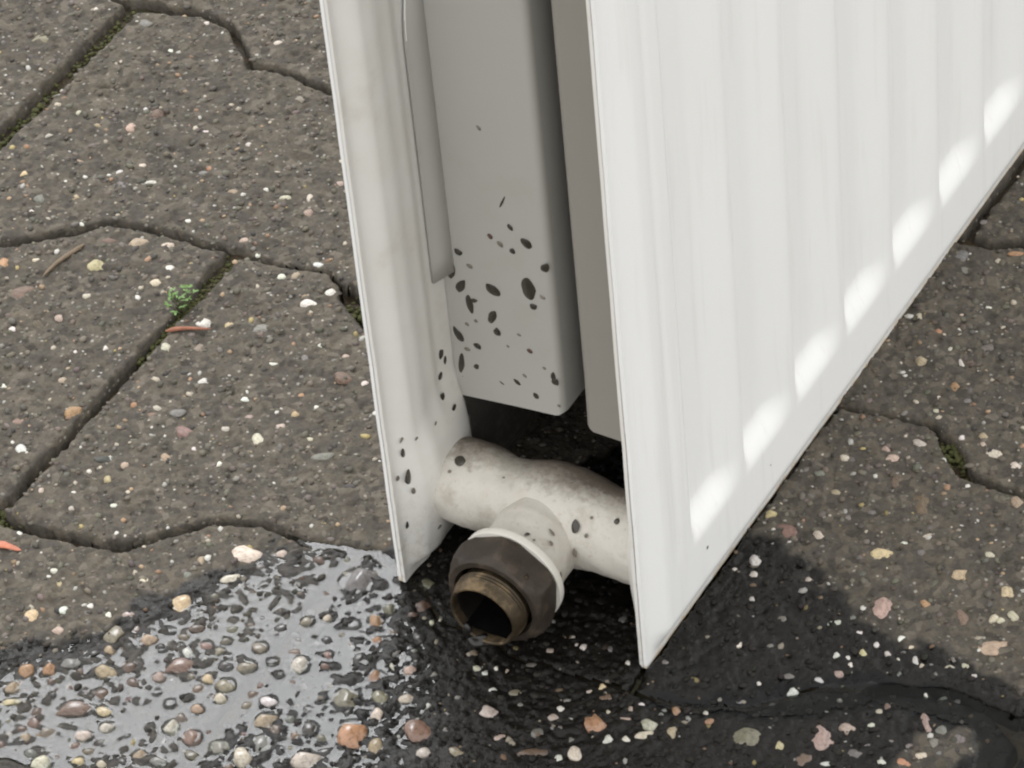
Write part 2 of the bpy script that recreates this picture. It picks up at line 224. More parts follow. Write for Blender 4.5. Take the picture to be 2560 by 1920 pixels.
def make_pebble_mat(name, rough, spec):
    m, nt, out = new_mat(name)
    v = objvec(nt)
    oi = nt.nodes.new("ShaderNodeObjectInfo")
    n1 = noise(nt, v, 3.0, 5, 0.7)
    c = mixc(nt, 1.0, oi.outputs["Color"], ramp(nt, n1, [(0.32, (0.42, 0.38, 0.33)), (0.48, (0.95, 0.94, 0.92)), (0.72, (1.25, 1.22, 1.16))]), 'MULTIPLY')
    bsdf(nt, out, c, rough, 0.0, spec, bump(nt, n1, 0.25, 0.0003))
    return m

def make_grain_mat():
    m, nt, out = new_mat("grain")
    a = attr(nt, "Col")
    bsdf(nt, out, a.outputs["Color"], 0.6, 0.0, 0.22)
    return m

def make_soil():
    m, nt, out = new_mat("joint_soil")
    v = objvec(nt)
    n1 = noise(nt, v, 60, 4)
    n2 = noise(nt, v, 700, 4, 0.7)
    c = ramp(nt, n1, [(0.35, (0.036, 0.028, 0.019)), (0.52, (0.040, 0.028, 0.012)), (0.68, (0.028, 0.029, 0.009))])
    c = mixc(nt, 1.0, c, ramp(nt, n2, [(0.3, (0.4, 0.4, 0.4)), (0.7, (1.6, 1.5, 1.4))]), 'MULTIPLY')
    bsdf(nt, out, c, 0.7, 0.0, 0.4, bump(nt, n2, 0.9, 0.0015))
    return m

def make_water():
    m, nt, out = new_mat("water")
    fr = nt.nodes.new("ShaderNodeFresnel")
    fr.inputs["IOR"].default_value = 1.35
    gl = nt.nodes.new("ShaderNodeBsdfGlossy")
    gl.inputs["Roughness"].default_value = 0.03
    tr = nt.nodes.new("ShaderNodeBsdfTransparent")
    tr.inputs["Color"].default_value = (0.86, 0.88, 0.86, 1)
    mx = nt.nodes.new("ShaderNodeMixShader")
    nt.links.new(fr.outputs[0], mx.inputs[0])
    nt.links.new(tr.outputs[0], mx.inputs[1])
    nt.links.new(gl.outputs[0], mx.inputs[2])
    nt.links.new(mx.outputs[0], out.inputs[0])
    return m

def make_paint(name, base, rough, grime=0.0, shade=(0.33, 0.27, 0.20), gscale=60, lo=0.5, hi=0.75):
    m, nt, out = new_mat(name)
    v = objvec(nt)
    n1 = noise(nt, v, gscale, 6, 0.65)
    n2 = noise(nt, v, 14, 3)
    c = mixc(nt, ramp(nt, n2, [(0.3, (0, 0, 0)), (0.7, (1, 1, 1))]), base, tuple(b * 0.965 for b in base))
    if grime:
        f = ramp(nt, n1, [(lo, (0, 0, 0)), (hi, (1, 1, 1))])
        c = mixc(nt, math_(nt, 'MULTIPLY', f, grime), c, shade)
    p = bsdf(nt, out, c, rough, 0.0, 0.5, bump(nt, noise(nt, v, 420, 2), 0.05, 0.0002))
    return m

def make_inner_paint():
    """the sheet facing the fins: paint, some dirt low down, shade behind the pipe painted in"""
    m, nt, out = new_mat("radiator_inner_paint")
    v = objvec(nt)
    sep = nt.nodes.new("ShaderNodeSeparateXYZ")
    nt.links.new(v, sep.inputs[0])
    n1 = noise(nt, v, 55, 6, 0.65)
    n2 = noise(nt, v, 260, 5, 0.7)
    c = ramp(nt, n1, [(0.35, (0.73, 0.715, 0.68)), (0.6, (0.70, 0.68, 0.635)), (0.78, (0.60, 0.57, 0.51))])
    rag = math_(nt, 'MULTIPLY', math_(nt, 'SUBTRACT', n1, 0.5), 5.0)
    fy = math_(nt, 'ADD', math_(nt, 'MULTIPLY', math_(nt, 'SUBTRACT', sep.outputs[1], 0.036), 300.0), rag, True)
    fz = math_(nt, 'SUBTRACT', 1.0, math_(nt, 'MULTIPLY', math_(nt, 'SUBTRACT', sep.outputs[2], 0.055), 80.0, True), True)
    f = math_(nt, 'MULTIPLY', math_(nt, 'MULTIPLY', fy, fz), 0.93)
    c = mixc(nt, f, c, mixc(nt, n2, (0.030, 0.026, 0.022), (0.085, 0.075, 0.062)))  # near-black tone stands in for the shade behind the pipe, below the fins
    low = math_(nt, 'SUBTRACT', 1.0, math_(nt, 'MULTIPLY', sep.outputs[2], 22.0, True), True)
    g = ramp(nt, n2, [(0.50, (0, 0, 0)), (0.68, (1, 1, 1))])
    c = mixc(nt, math_(nt, 'MULTIPLY', math_(nt, 'MULTIPLY', g, low), 0.55), c, (0.36, 0.32, 0.27))
    bsdf(nt, out, c, 0.42, 0.0, 0.5, bump(nt, n2, 0.06, 0.0003))
    return m

def make_front_paint():
    """white enamel, a chipped and rust-tinged lower edge, faint dull marks"""
    m, nt, out = new_mat("radiator_white_paint")
    v = objvec(nt)
    sep = nt.nodes.new("ShaderNodeSeparateXYZ")
    nt.links.new(v, sep.inputs[0])
    n1 = noise(nt, v, 18, 5, 0.6)
    n2 = noise(nt, v, 240, 5, 0.7)
    mp = nt.nodes.new("ShaderNodeMapping")
    mp.inputs["Scale"].default_value = (1, 1, 0.05)
    nt.links.new(v, mp.inputs[0])
    n3 = noise(nt, mp.outputs[0], 320, 4, 0.6)
    c = mixc(nt, ramp(nt, n1, [(0.3, (0, 0, 0)), (0.7, (1, 1, 1))]), (0.835, 0.832, 0.812), (0.81, 0.807, 0.787))
    c = mixc(nt, ramp(nt, n3, [(0.56, (0, 0, 0)), (0.72, (0.30, 0.30, 0.30))]), c, (0.68, 0.67, 0.64))
    edge = math_(nt, 'SUBTRACT', 1.0, math_(nt, 'MULTIPLY', sep.outputs[2], 420.0, True), True)
    chips = math_(nt, 'ADD', edge, math_(nt, 'MULTIPLY', math_(nt, 'SUBTRACT', n2, 0.55), 3.0), True)
    f = math_(nt, 'MULTIPLY', chips, math_(nt, 'GREATER_THAN', edge, 0.02))
    c = mixc(nt, math_(nt, 'MULTIPLY', f, 0.8), c, (0.60, 0.46, 0.29))
    low = math_(nt, 'SUBTRACT', 1.0, math_(nt, 'MULTIPLY', sep.outputs[2], 45.0, True), True)
    g = ramp(nt, n2, [(0.60, (0, 0, 0)), (0.74, (1, 1, 1))])
    c = mixc(nt, math_(nt, 'MULTIPLY', math_(nt, 'MULTIPLY', g, low), 0.30), c, (0.48, 0.45, 0.40))
    r = math_(nt, 'ADD', 0.24, math_(nt, 'MULTIPLY', n1, 0.14))
    bsdf(nt, out, c, r, 0.0, 0.5, bump(nt, n1, 0.05, 0.002))
    return m

def make_tube_paint():
    """old white paint, soil and dust caked on the top of the pipe"""
    m, nt, out = new_mat("dirty_white_paint")
    v = objvec(nt)
    sep = nt.nodes.new("ShaderNodeSeparateXYZ")
    nt.links.new(v, sep.inputs[0])
    n1 = noise(nt, v, 90, 6, 0.7)
    n2 = noise(nt, v, 500, 4, 0.7)
    c = ramp(nt, n1, [(0.36, (0.44, 0.405, 0.35)), (0.5, (0.56, 0.53, 0.475)), (0.66, (0.51, 0.475, 0.42))])
    # caked soil on the back and the crown of the pipe, with a ragged edge
    hgt = math_(nt, 'ADD', math_(nt, 'MULTIPLY', math_(nt, 'SUBTRACT', sep.outputs[2], 0.0355), 110.0), math_(nt, 'MULTIPLY', math_(nt, 'SUBTRACT', sep.outputs[1], 0.0200), 95.0))
    rag = math_(nt, 'MULTIPLY', math_(nt, 'SUBTRACT', math_(nt, 'ADD', math_(nt, 'MULTIPLY', n1, 0.6), math_(nt, 'MULTIPLY', n2, 0.4)), 0.5), 3.2)
    f = math_(nt, 'ADD', hgt, rag, True)
    c = mixc(nt, f, c, mixc(nt, n2, (0.07, 0.055, 0.042), (0.22, 0.185, 0.15)))
    sp = ramp(nt, n2, [(0.60, (0, 0, 0)), (0.70, (1, 1, 1))])
    c = mixc(nt, math_(nt, 'MULTIPLY', sp, 0.35), c, (0.25, 0.20, 0.15))
    bsdf(nt, out, c, 0.55, 0.0, 0.4, bump(nt, n1, 0.35, 0.0008))
    return m

def make_brass(name, c0, c1, c2, metal, rough):
    m, nt, out = new_mat(name)
    v = objvec(nt)
    n1 = noise(nt, v, 130, 6, 0.65)
    c = ramp(nt, n1, [(0.35, c0), (0.55, c1), (0.70, c2)])
    r = math_(nt, 'ADD', math_(nt, 'MULTIPLY', n1, 0.25), rough - 0.1)
    bsdf(nt, out, c, r, metal, 0.3, bump(nt, n1, 0.45, 0.0008))
    return m

def make_flat(name, c, rough=0.5, metal=0.0, spec=0.5):
    m, nt, out = new_mat(name)
    v = objvec(nt)
    n1 = noise(nt, v, 300, 4, 0.6)
    cc = mixc(nt, ramp(nt, n1, [(0.3, (0, 0, 0)), (0.7, (1, 1, 1))]), tuple(x * 0.7 for x in c), tuple(min(1, x * 1.2) for x in c))
    bsdf(nt, out, cc, rough, metal, spec)
    return m

M_CONC = make_concrete()
M_DRY = make_pebble_mat("pebble_dry", 0.6, 0.4)
M_WET = make_pebble_mat("pebble_wet", 0.16, 0.5)
M_GRAIN = make_grain_mat()
M_SOIL = make_soil()
M_WATER = make_water()
M_WHITE = make_front_paint()
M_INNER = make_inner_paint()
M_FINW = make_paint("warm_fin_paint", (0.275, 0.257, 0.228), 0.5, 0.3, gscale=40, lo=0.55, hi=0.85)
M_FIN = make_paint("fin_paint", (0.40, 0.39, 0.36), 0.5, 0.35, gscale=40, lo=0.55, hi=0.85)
M_TUBE = make_tube_paint()
M_COLLAR = make_paint("collar_paint", (0.60, 0.575, 0.52), 0.4, 0.5, gscale=200, lo=0.6, hi=0.8)
M_NUT = make_brass("tarnished_brass", (0.030, 0.023, 0.017), (0.044, 0.034, 0.026), (0.085, 0.065, 0.048), 0.15, 0.50)
M_LIP = make_brass("worn_brass", (0.028, 0.021, 0.013), (0.060, 0.044, 0.026), (0.19, 0.135, 0.075), 0.45, 0.48)
M_BORE = make_flat("black_sludge", (0.008, 0.007, 0.006), 0.35)
M_MUD = make_flat("mud_splash", (0.042, 0.036, 0.028), 0.22)
M_MUD2 = make_flat("red_mud_splash", (0.09, 0.045, 0.035), 0.4)
M_MUD3 = make_flat("thin_mud_splash", (0.17, 0.15, 0.12), 0.4)
M_RUST = make_flat("seam_rust", (0.16, 0.10, 0.06), 0.8)
M_LEAF = make_flat("sprout_leaf", (0.10, 0.20, 0.035), 0.5)
M_STEM = make_flat("sprout_stem", (0.10, 0.11, 0.05), 0.6)
M_MOSS = make_flat("moss_green", (0.050, 0.052, 0.012), 0.9)
M_TWIG = make_flat("twig_bark", (0.15, 0.11, 0.07), 0.8)
M_REDTWIG = make_flat("red_splinter", (0.26, 0.10, 0.055), 0.7)
M_ORANGE = make_flat("dry_leaf", (0.42, 0.14, 0.075), 0.6)
M_FAR = make_flat("far_paving", (0.070, 0.062, 0.051), 0.9)

# ------------------------------------------------------------------ mesh helpers
def mesh_np(name, V, F, smooth=True):
    """V (n,3) in mm, F (m,k)"""
    me = bpy.data.meshes.new(name)
    V = np.asarray(V, np.float64) * S
    F = np.asarray(F, np.int32)
    me.vertices.add(len(V))
    me.vertices.foreach_set("co", V.astype(np.float32).ravel())
    k = F.shape[1]
    me.loops.add(F.size)
    me.loops.foreach_set("vertex_index", F.ravel())
    me.polygons.add(len(F))
    me.polygons.foreach_set("loop_start", np.arange(len(F), dtype=np.int32) * k)
    me.polygons.foreach_set("loop_total", np.full(len(F), k, np.int32))
    me.update(calc_edges=True)
    if smooth:
        me.polygons.foreach_set("use_smooth", np.ones(len(F), bool))
    return me

def link(name, me, mat, parent=None, **props):
    o = bpy.data.objects.new(name, me)
    col.objects.link(o)
    if mat is not None and me is not None and len(me.materials) == 0:
        me.materials.append(mat)
    if parent is not None:
        o.parent = parent
    for k, v in props.items():
        o[k] = v
    return o

def empty(name, loc=(0, 0, 0), **props):
    o = bpy.data.objects.new(name, None)
    col.objects.link(o)
    o.location = Vector(loc) * S
    o.empty_display_size = 0.02
    for k, v in props.items():
        o[k] = v
    return o

def lattice(ix, iy, seed):
    h = (ix.astype(np.int64) * 374761393 + iy.astype(np.int64) * 668265263 + seed * 2246822519) & 0xffffffff
    h = ((h ^ (h >> 13)) * 1274126177) & 0xffffffff
    h = h ^ (h >> 16)
    return (h & 0xffff) / 65535.0

def vnoise(x, y, scale, seed):
    x = x / scale; y = y / scale
    ix = np.floor(x); iy = np.floor(y)
    fx = x - ix; fy = y - iy
    fx = fx * fx * (3 - 2 * fx); fy = fy * fy * (3 - 2 * fy)
    ix = ix.astype(np.int64); iy = iy.astype(np.int64)
    a = lattice(ix, iy, seed); b = lattice(ix + 1, iy, seed)
    c = lattice(ix, iy + 1, seed); d = lattice(ix + 1, iy + 1, seed)
    return (a * (1 - fx) + b * fx) * (1 - fy) + (c * (1 - fx) + d * fx) * fy - 0.5

def sstep(a, b, t):
    t = np.clip((t - a) / (b - a), 0, 1)
    return t * t * (3 - 2 * t)

def poly_dist(X, Y, poly):
    """signed distance to a closed polygon, positive inside"""
    X = np.asarray(X, float); Y = np.asarray(Y, float)
    d2 = np.full(X.shape, 1e12); inside = np.zeros(X.shape, bool)
    n = len(poly)
    for i in range(n):
        ax, ay = poly[i]; bx, by = poly[(i + 1) % n]
        ex, ey = bx - ax, by - ay
        t = np.clip(((X - ax) * ex + (Y - ay) * ey) / (ex * ex + ey * ey + 1e-9), 0, 1)
        d2 = np.minimum(d2, (X - ax - t * ex) ** 2 + (Y - ay - t * ey) ** 2)
        cond = ((ay > Y) != (by > Y)) & (X < (bx - ax) * (Y - ay) / (by - ay + 1e-12) + ax)
        inside ^= cond
    d = np.sqrt(d2)
    return np.where(inside, d, -d)

# ------------------------------------------------------------------ pavement: interlocking concrete pavers
# wave joints run along x, butt joints along y, half a paver offset from row to row
WAVE = [
    [(-512, -240), (-470, -226), (-360, -210), (-300, -205), (-260, -232), (-190, -236), (-120, -206), (-60, -206), (-20, -220), (60, -190), (120, -200), (260, -225)],
    [(-512, -140), (-420, -105), (-330, -104), (-290, -126), (-240, -134), (-170, -108), (-110, -104), (-70, -118), (-20, -112), (60, -88), (120, -90), (170, -112), (260, -110)],
    [(-512, -44), (-440, -6), (-330, -2), (-300, -4), (-270, -24), (-230, -32), (-204, -29), (-191, -29), (-173, -26), (-162, -23), (-155, -14), (-144, -3), (-130, 3), (-114, 2), (-95, 7), (-78, 3), (-62, -7), (-36, -12), (-24, -11), (3, -10), (20, -6), (33, -1), (48, 15), (64, 23), (81, 29), (96, 28), (106, 25), (130, 12), (160, 2), (220, 6), (260, 26)],
    [(-512, 66), (-430, 100), (-360, 101), (-310, 80), (-278, 75), (-269, 82), (-257, 92), (-253, 97), (-248, 100), (-240, 101), (-226, 103), (-207, 104), (-190, 105), (-172, 108), (-159, 101), (-148, 94), (-120, 84), (-90, 86), (-60, 104), (-30, 118), (2, 121), (21, 124), (30, 125), (36, 122), (42, 116), (48, 111), (53, 109), (68, 109), (110, 112), (150, 98), (260, 128)],
    [(-512, 205), (-420, 182), (-360, 188), (-320, 201), (-309, 201), (-284, 206), (-271, 204), (-266, 200), (-254, 189), (-242, 190), (-222, 188), (-190, 190), (-150, 206), (-90, 204), (-50, 192), (-20, 200), (2, 207), (11, 208), (20, 214), (60, 206), (110, 190), (170, 206), (260, 210)],
    [(-512, 312), (-400, 288), (-330, 302), (-270, 306), (-200, 292), (-120, 306), (-40, 298), (60, 310), (150, 296), (260, 312)],
    [(-512, 410), (260, 414)],
]
BUTT = {0: [-412, -205, 0, 206], 1: [-309, -98.5, 108, 314], 2: [-411, -205, 1, 207], 3: [-514, -309, -103, 103], 4: [-411, -205, 3, 206], 5: [-309, -103, 103]}

def wave_y(k, x):
    p = np.array(WAVE[k], float)
    xs = np.clip(x, p[0, 0], p[-1, 0])
    return np.interp(xs, p[:, 0], p[:, 1])

def joint_width(kind, X, Y):
    w = 2.3 + 1.6 * vnoise(X, Y, 30, 77)
    if kind == 'h2':
        w = np.where((X > -200) & (X < -162) & (Y > 60), w, w)
    return w

def joint_field(X, Y):
    """distance from the nearest joint's edge (positive on a paver) and the paver's row and column"""
    jx = X + 1.1 * vnoise(X, Y, 9, 5) + 0.7 * vnoise(X, Y, 3.2, 6)
    jy = Y + 1.1 * vnoise(X, Y, 9, 7) + 0.7 * vnoise(X, Y, 3.2, 8)
    row = np.full(X.shape, -1)
    D = np.full(X.shape, 1e3)
    for k in range(len(WAVE)):
        f = wave_y(k, jx)
        sl = (wave_y(k, jx + 2) - wave_y(k, jx - 2)) / 4
        w = 2.2 + 1.4 * vnoise(X, Y, 30, 77)
        if k == 3:
            w = np.where((X > -200) & (X < -165), 0.7, w)
            w = np.where((X > -163) & (X < -140), 6.5, w)
            w = w + 3.0 * np.exp(-((X - 42) / 7) ** 2)
        if k == 4:
            w = w + 1.6 * np.exp(-((X - 4) / 10) ** 2) + 2.0 * np.exp(-((X + 303) / 8) ** 2)
        if k == 2:
            w = w + 1.5 * np.exp(-((X + 204) / 6) ** 2) + np.where(X < -160, .6, 0)
            w = w + 9.0 * sstep(94, 112, X)
            w = np.where((X > -88) & (X < 60), -0.6, w)
        d = np.abs(jy - f) / np.sqrt(1 + sl * sl) - w / 2
        D = np.minimum(D, d)
        row = np.where(jy > f, k, row)
    colm = np.zeros(X.shape, int)
    for r, xs in BUTT.items():
        m = row == r
        for i, xj in enumerate(xs):
            w = 2.6 + 1.6 * vnoise(X, Y, 25, 78 + i)
            if r == 3 and i == 1:
                w = 5.6 + 1.5 * vnoise(X, Y, 12, 91)
            if r == 1 and i == 1:
                w = 4.6 + 1.2 * vnoise(X, Y, 14, 93)
            if r == 2 and i == 1:
                w = 3.0 + 1.4 * vnoise(X, Y, 14, 92) + 1.6 * sstep(62, 100, Y)
            if r == 2 and i == 2:
                w = np.full(X.shape, 0.8)
            d = np.abs(jx - xj) - w / 2
            D = np.where(m, np.minimum(D, d), D)
            colm = np.where(m & (jx > xj), i + 1, colm)
    return D, row, colm

def pits(X, Y, scale, seed, dens):
    """round little hollows: jittered cells"""
    ix = np.floor(X / scale).astype(np.int64); iy = np.floor(Y / scale).astype(np.int64)
    r = np.zeros(X.shape)
    for dx in (-1, 0, 1):
        for dy in (-1, 0, 1):
            cx = (ix + dx + lattice(ix + dx, iy + dy, seed)) * scale
            cy = (iy + dy + lattice(ix + dx, iy + dy, seed + 1)) * scale
            a = lattice(ix + dx, iy + dy, seed + 2)
            on = lattice(ix + dx, iy + dy, seed + 3) < dens
            rad = scale * (0.16 + 0.26 * a)
            ang = lattice(ix + dx, iy + dy, seed + 4) * 3.14
            ux = (X - cx) * np.cos(ang) + (Y - cy) * np.sin(ang)
            uy = (-(X - cx) * np.sin(ang) + (Y - cy) * np.cos(ang)) * 1.6
            q = np.clip(1 - (ux * ux + uy * uy) / (rad * rad), 0, 1)
            r = np.maximum(r, np.where(on, q, 0))
    return r

def p2_dist(X, Y):
    return poly_dist(X, Y, PUDDLE_TWO) + 5.5 * vnoise(X, Y, 11, 701) + 3.0 * vnoise(X, Y, 4, 702)

def ground_h(X, Y):
    """height of the worn concrete surface, joints left out"""
    h = 0.55 * vnoise(X, Y, 22, 11) + 0.55 * vnoise(X, Y, 7, 12) + 0.62 * vnoise(X, Y, 2.6, 13) + 0.62 * vnoise(X, Y, 1.35, 14) + 0.25 * vnoise(X, Y, 0.9, 15)
    h = h - 0.75 * pits(X, Y, 5.5, 31, 0.55) - 0.38 * pits(X, Y, 2.6, 41, 0.55) + 0.36 * pits(X, Y, 3.4, 51, 0.5) + 0.62 * pits(X, Y, 8.0, 61, 0.45)
    d1 = poly_dist(X, Y, PUDDLE) + 3.0 * vnoise(X, Y, 9, 711)
    inn = sstep(-2, 10, d1)
    h = h - inn * (0.35 * vnoise(X, Y, 22, 11) + 0.38 * vnoise(X, Y, 7, 12)) + inn * (0.35 * vnoise(X, Y, 1.9, 16) + 0.30 * vnoise(X, Y, 1.3, 17))
    d2 = p2_dist(X, Y)
    base = 1.25 - 1.27 * sstep(-12, 8, d1) - 0.42 * sstep(10, 48, d1)
    base = base - 1.9 * sstep(-4, 7, d2)
    flat = 1 - 0.65 * sstep(-3, 5, d2)
    return base + h * flat

def axis_lines(lo, hi, step, lo_out, hi_out, cap=2.0):
    mid = np.arange(lo, hi, step)
    left = []
    x, s = lo, step
    while x > lo_out:
        s = min(s * 1.25, cap); x -= s; left.append(x)
    right = []
    x, s = mid[-1], step
    while x < hi_out:
        s = min(s * 1.25, cap); x += s; right.append(x)
    return np.array(left[::-1] + list(mid) + right)

gx = axis_lines(-368, 124, 0.66, -505, 255)
gy = axis_lines(-120, 258, 0.66, -232, 405)
X, Y = np.meshgrid(gx, gy)
D, ROW, COL = joint_field(X, Y)
H = ground_h(X, Y)
paver_lift = {}
rs = np.random.RandomState(4)
PID = ROW * 10 + COL
lift = np.zeros(100)
for i in range(100):
    lift[i] = rs.uniform(-0.5, 0.4)
for i in (10, 11, 12, 20, 21, 22):
    lift[i] *= 0.3
edge = np.clip((2.2 - D) / 2.2, 0, 1)
chip = 0.8 * np.clip(vnoise(X, Y, 6, 95) * 2 + 0.1, 0, 1)
HT = H + lift[np.clip(PID, 0, 99)] - (0.9 + chip * 1.5) * edge ** 2.2 - 11.0 * sstep(0.35, -0.6, D)
WETD = poly_dist(X, Y, WET) + 9 * vnoise(X, Y, 16, 21) + 5 * vnoise(X, Y, 5, 22)
DRYD = poly_dist(X, Y, DRY) + 5 * vnoise(X, Y, 6, 23)
WETD = WETD + 3.5 * vnoise(X, Y, 2.2, 24)
WETF = sstep(-2.0, 2.6, WETD) * (1 - 0.85 * sstep(-1.5, 1.5, DRYD))
P1 = poly_dist(X, Y, PUDDLE)
WETF = WETF * (1 - 0.30 * sstep(-2, 8, P1) * sstep(-90, -100, X))

WETF = WETF * (1 + 0.14 * sstep(-2, 3, p2_dist(X, Y)))
pavement = empty("pavement", (0, 0, 0), kind='structure')
ny, nx = X.shape
idx = np.arange(ny * nx).reshape(ny, nx)
a, b, c, d = idx[:-1, :-1], idx[:-1, 1:], idx[1:, 1:], idx[1:, :-1]
cellmin = np.minimum.reduce([D[:-1, :-1], D[:-1, 1:], D[1:, 1:], D[1:, :-1]])
same = (PID[:-1, :-1] == PID[:-1, 1:]) & (PID[:-1, :-1] == PID[1:, 1:]) & (PID[:-1, :-1] == PID[1:, :-1])
ok = (cellmin > -0.75) & same & (ROW[:-1, :-1] >= 0) & (ROW[:-1, :-1] < 6)
paver_objs = {}
flatV = np.c_[X.ravel(), Y.ravel(), HT.ravel()]
flatW = WETF.ravel()
for pid in np.unique(PID[:-1, :-1][ok]):
    m = ok & (PID[:-1, :-1] == pid)
    if m.sum() < 60:
        continue
    F = np.c_[a[m], b[m], c[m], d[m]]
    used, inv = np.unique(F, return_inverse=True)
    me = mesh_np("paver", flatV[used], inv.reshape(F.shape))
    at = me.attributes.new("wet", 'FLOAT', 'POINT')
    at.data.foreach_set("value", flatW[used].astype(np.float32))
    paver_objs[int(pid)] = link("paver", me, M_CONC, pavement)

# soil and moss in the joints
bx = axis_lines(-368, 124, 1.6, -505, 255, 4.0)
by = axis_lines(-120, 258, 1.6, -232, 405, 4.0)
BX, BY = np.meshgrid(bx, by)
BH = -3.6 + 1.6 * vnoise(BX, BY, 9, 201) + 1.6 * vnoise(BX, BY, 3.6, 202)
BH = BH + 1.0 * np.exp(-((BX + 309) / 9) ** 2) * (BY > 90) * (BY < 206)
BH = BH + 1.6 * np.exp(-((BX + 205) / 8) ** 2) * sstep(50, 80, BY) * (BY < 110)
BH = BH - 3 * sstep(-6, 4, poly_dist(BX, BY, PUDDLE_TWO))
fill = (np.abs(BY - wave_y(2, BX)) < 7) & (BX > -86) & (BX < 58)
BH = np.where(fill, -0.9 + 0.25 * (BH + 3.6), BH)
nyb, nxb = BX.shape
ib = np.arange(nyb * nxb).reshape(nyb, nxb)
FB = np.stack([ib[:-1, :-1], ib[:-1, 1:], ib[1:, 1:], ib[1:, :-1]], -1).reshape(-1, 4)
link("joint_soil", mesh_np("joint_soil", np.c_[BX.ravel(), BY.ravel(), BH.ravel()], FB), M_SOIL, pavement)

# the ground goes on beyond the pavers that can be seen
G = 60000.0
link("ground", mesh_np("ground", [(-G, -G, -12), (G, -G, -12), (G, G, -12), (-G, G, -12)], [(0, 1, 2, 3)], False), M_FAR, kind='structure')

# ------------------------------------------------------------------ water in the hollows
def blur(A, r):
    k = np.exp(-0.5 * (np.arange(-3 * r, 3 * r + 1) / r) ** 2); k /= k.sum()
    n = len(k) // 2
    P = np.pad(A, ((n, n), (0, 0)), mode='edge')
    B = sum(k[i] * P[i:i + A.shape[0]] for i in range(len(k)))
    P = np.pad(B, ((0, 0), (n, n)), mode='edge')
    return sum(k[i] * P[:, i:i + A.shape[1]] for i in range(len(k)))

def pebble_mask():
    M = np.zeros(X.shape)
    for t in PEBBLES.split(';'):
        px, py, pw, ph = map(float, t.split()[:4])
        if pw < 2.2:
            continue
        if px < gx[0] + 8 or px > gx[-1] - 8 or py < gy[0] + 8 or py > gy[-1] - 8:
            continue
        i0, i1 = np.searchsorted(gx, (px - pw, px + pw)); j0, j1 = np.searchsorted(gy, (py - pw, py + pw))
        ux = (X[j0:j1, i0:i1] - px) * RIGHT2[0] + (Y[j0:j1, i0:i1] - py) * RIGHT2[1]
        uy = -(X[j0:j1, i0:i1] - px) * RIGHT2[1] + (Y[j0:j1, i0:i1] - py) * RIGHT2[0]
        q = (ux / (pw * 0.46)) ** 2 + (uy / (ph * 0.46)) ** 2 < 1
        M[j0:j1, i0:i1] = np.maximum(M[j0:j1, i0:i1], q)
    return M

RIGHT2 = (0.867, 0.498)
P2 = poly_dist(X, Y, PUDDLE_TWO)
land = np.maximum((HT > 0.0).astype(float), pebble_mask())
men = 0.34 * blur(land, 0.9)
ripple = 0.030 * vnoise(X, Y, 9, 301) + 0.012 * vnoise(X, Y, 3, 302)
PD = np.maximum(P1, P2)
WZ = men + ripple - 0.16 * np.clip(-PD - 2, 0, 60)
cell = lambda A, f: f.reduce([A[:-1, :-1], A[:-1, 1:], A[1:, 1:], A[1:, :-1]])
wet_ok = (cell(WZ - HT, np.maximum) > -0.05) & (cell(HT, np.maximum) < 0.13) & (cell(PD, np.maximum) > -7)

def water_sheet(name, sel):
    m = wet_ok & sel
    F = np.c_[a[m], b[m], c[m], d[m]]
    used, inv = np.unique(F, return_inverse=True)
    V = np.c_[X.ravel(), Y.ravel(), WZ.ravel()][used]
    o = link(name, mesh_np(name, V, inv.reshape(F.shape)), M_WATER, kind='structure')
    return o

side = X[:-1, :-1] < -30
water_sheet("puddle", side)
water_sheet("puddle", ~side)

# ------------------------------------------------------------------ stones of the mix
ico_v = None
def ico(level):
    import bmesh
    bm = bmesh.new()
    bmesh.ops.create_icosphere(bm, subdivisions=level, radius=1.0)
    V = np.array([v.co[:] for v in bm.verts]); F = np.array([[v.index for v in f.verts] for f in bm.faces])
    bm.free()
    return V, F

random.seed(11)
rs = np.random.RandomState(11)
def stone_mesh(level, seed):
    r = np.random.RandomState(seed)
    V, F = ico(level)
    V = V.copy()
    for _ in range(7):
        n = r.normal(size=3); n[2] = abs(n[2]) * 0.6; n /= np.linalg.norm(n)
        lim = r.uniform(0.62, 0.92)
        dd = V @ n
        over = np.clip(dd - lim, 0, None)
        V -= np.outer(over * 0.95, n)
    V += 0.10 * (V @ r.normal(size=(3, 3)) * 0.35)
    V += 0.05 * np.sin(V[:, [1, 2, 0]] * r.uniform(2.5, 5, 3) + r.uniform(0, 6, 3))
    V[:, 0] /= np.abs(V[:, 0]).max(); V[:, 1] /= np.abs(V[:, 1]).max(); V[:, 2] /= np.abs(V[:, 2]).max()
    return mesh_np("pebble", V / S * 1.0, F)      # unit size, scaled by the object

SMALL = [stone_mesh(2, 100 + i) for i in range(9)]
BIG = [stone_mesh(3, 200 + i) for i in range(7)]
for me in SMALL + BIG:
    me.materials.append(M_DRY)
TINT = {'W': (0.62, 0.60, 0.55), 'C': (0.52, 0.46, 0.36), 'Y': (0.52, 0.42, 0.22), 'T': (0.36, 0.27, 0.17), 'P': (0.42, 0.31, 0.25), 'R': (0.20, 0.115, 0.085),
        'O': (0.36, 0.19, 0.085), 'G': (0.17, 0.16, 0.145), 'D': (0.045, 0.042, 0.038), 'B': (0.16, 0.10, 0.065), 'L': (0.20, 0.175, 0.115)}

def at_grid(x, y, A):
    i = min(max(np.searchsorted(gx, x), 1), nx - 1); j = min(max(np.searchsorted(gy, y), 1), ny - 1)
    return A[j, i]

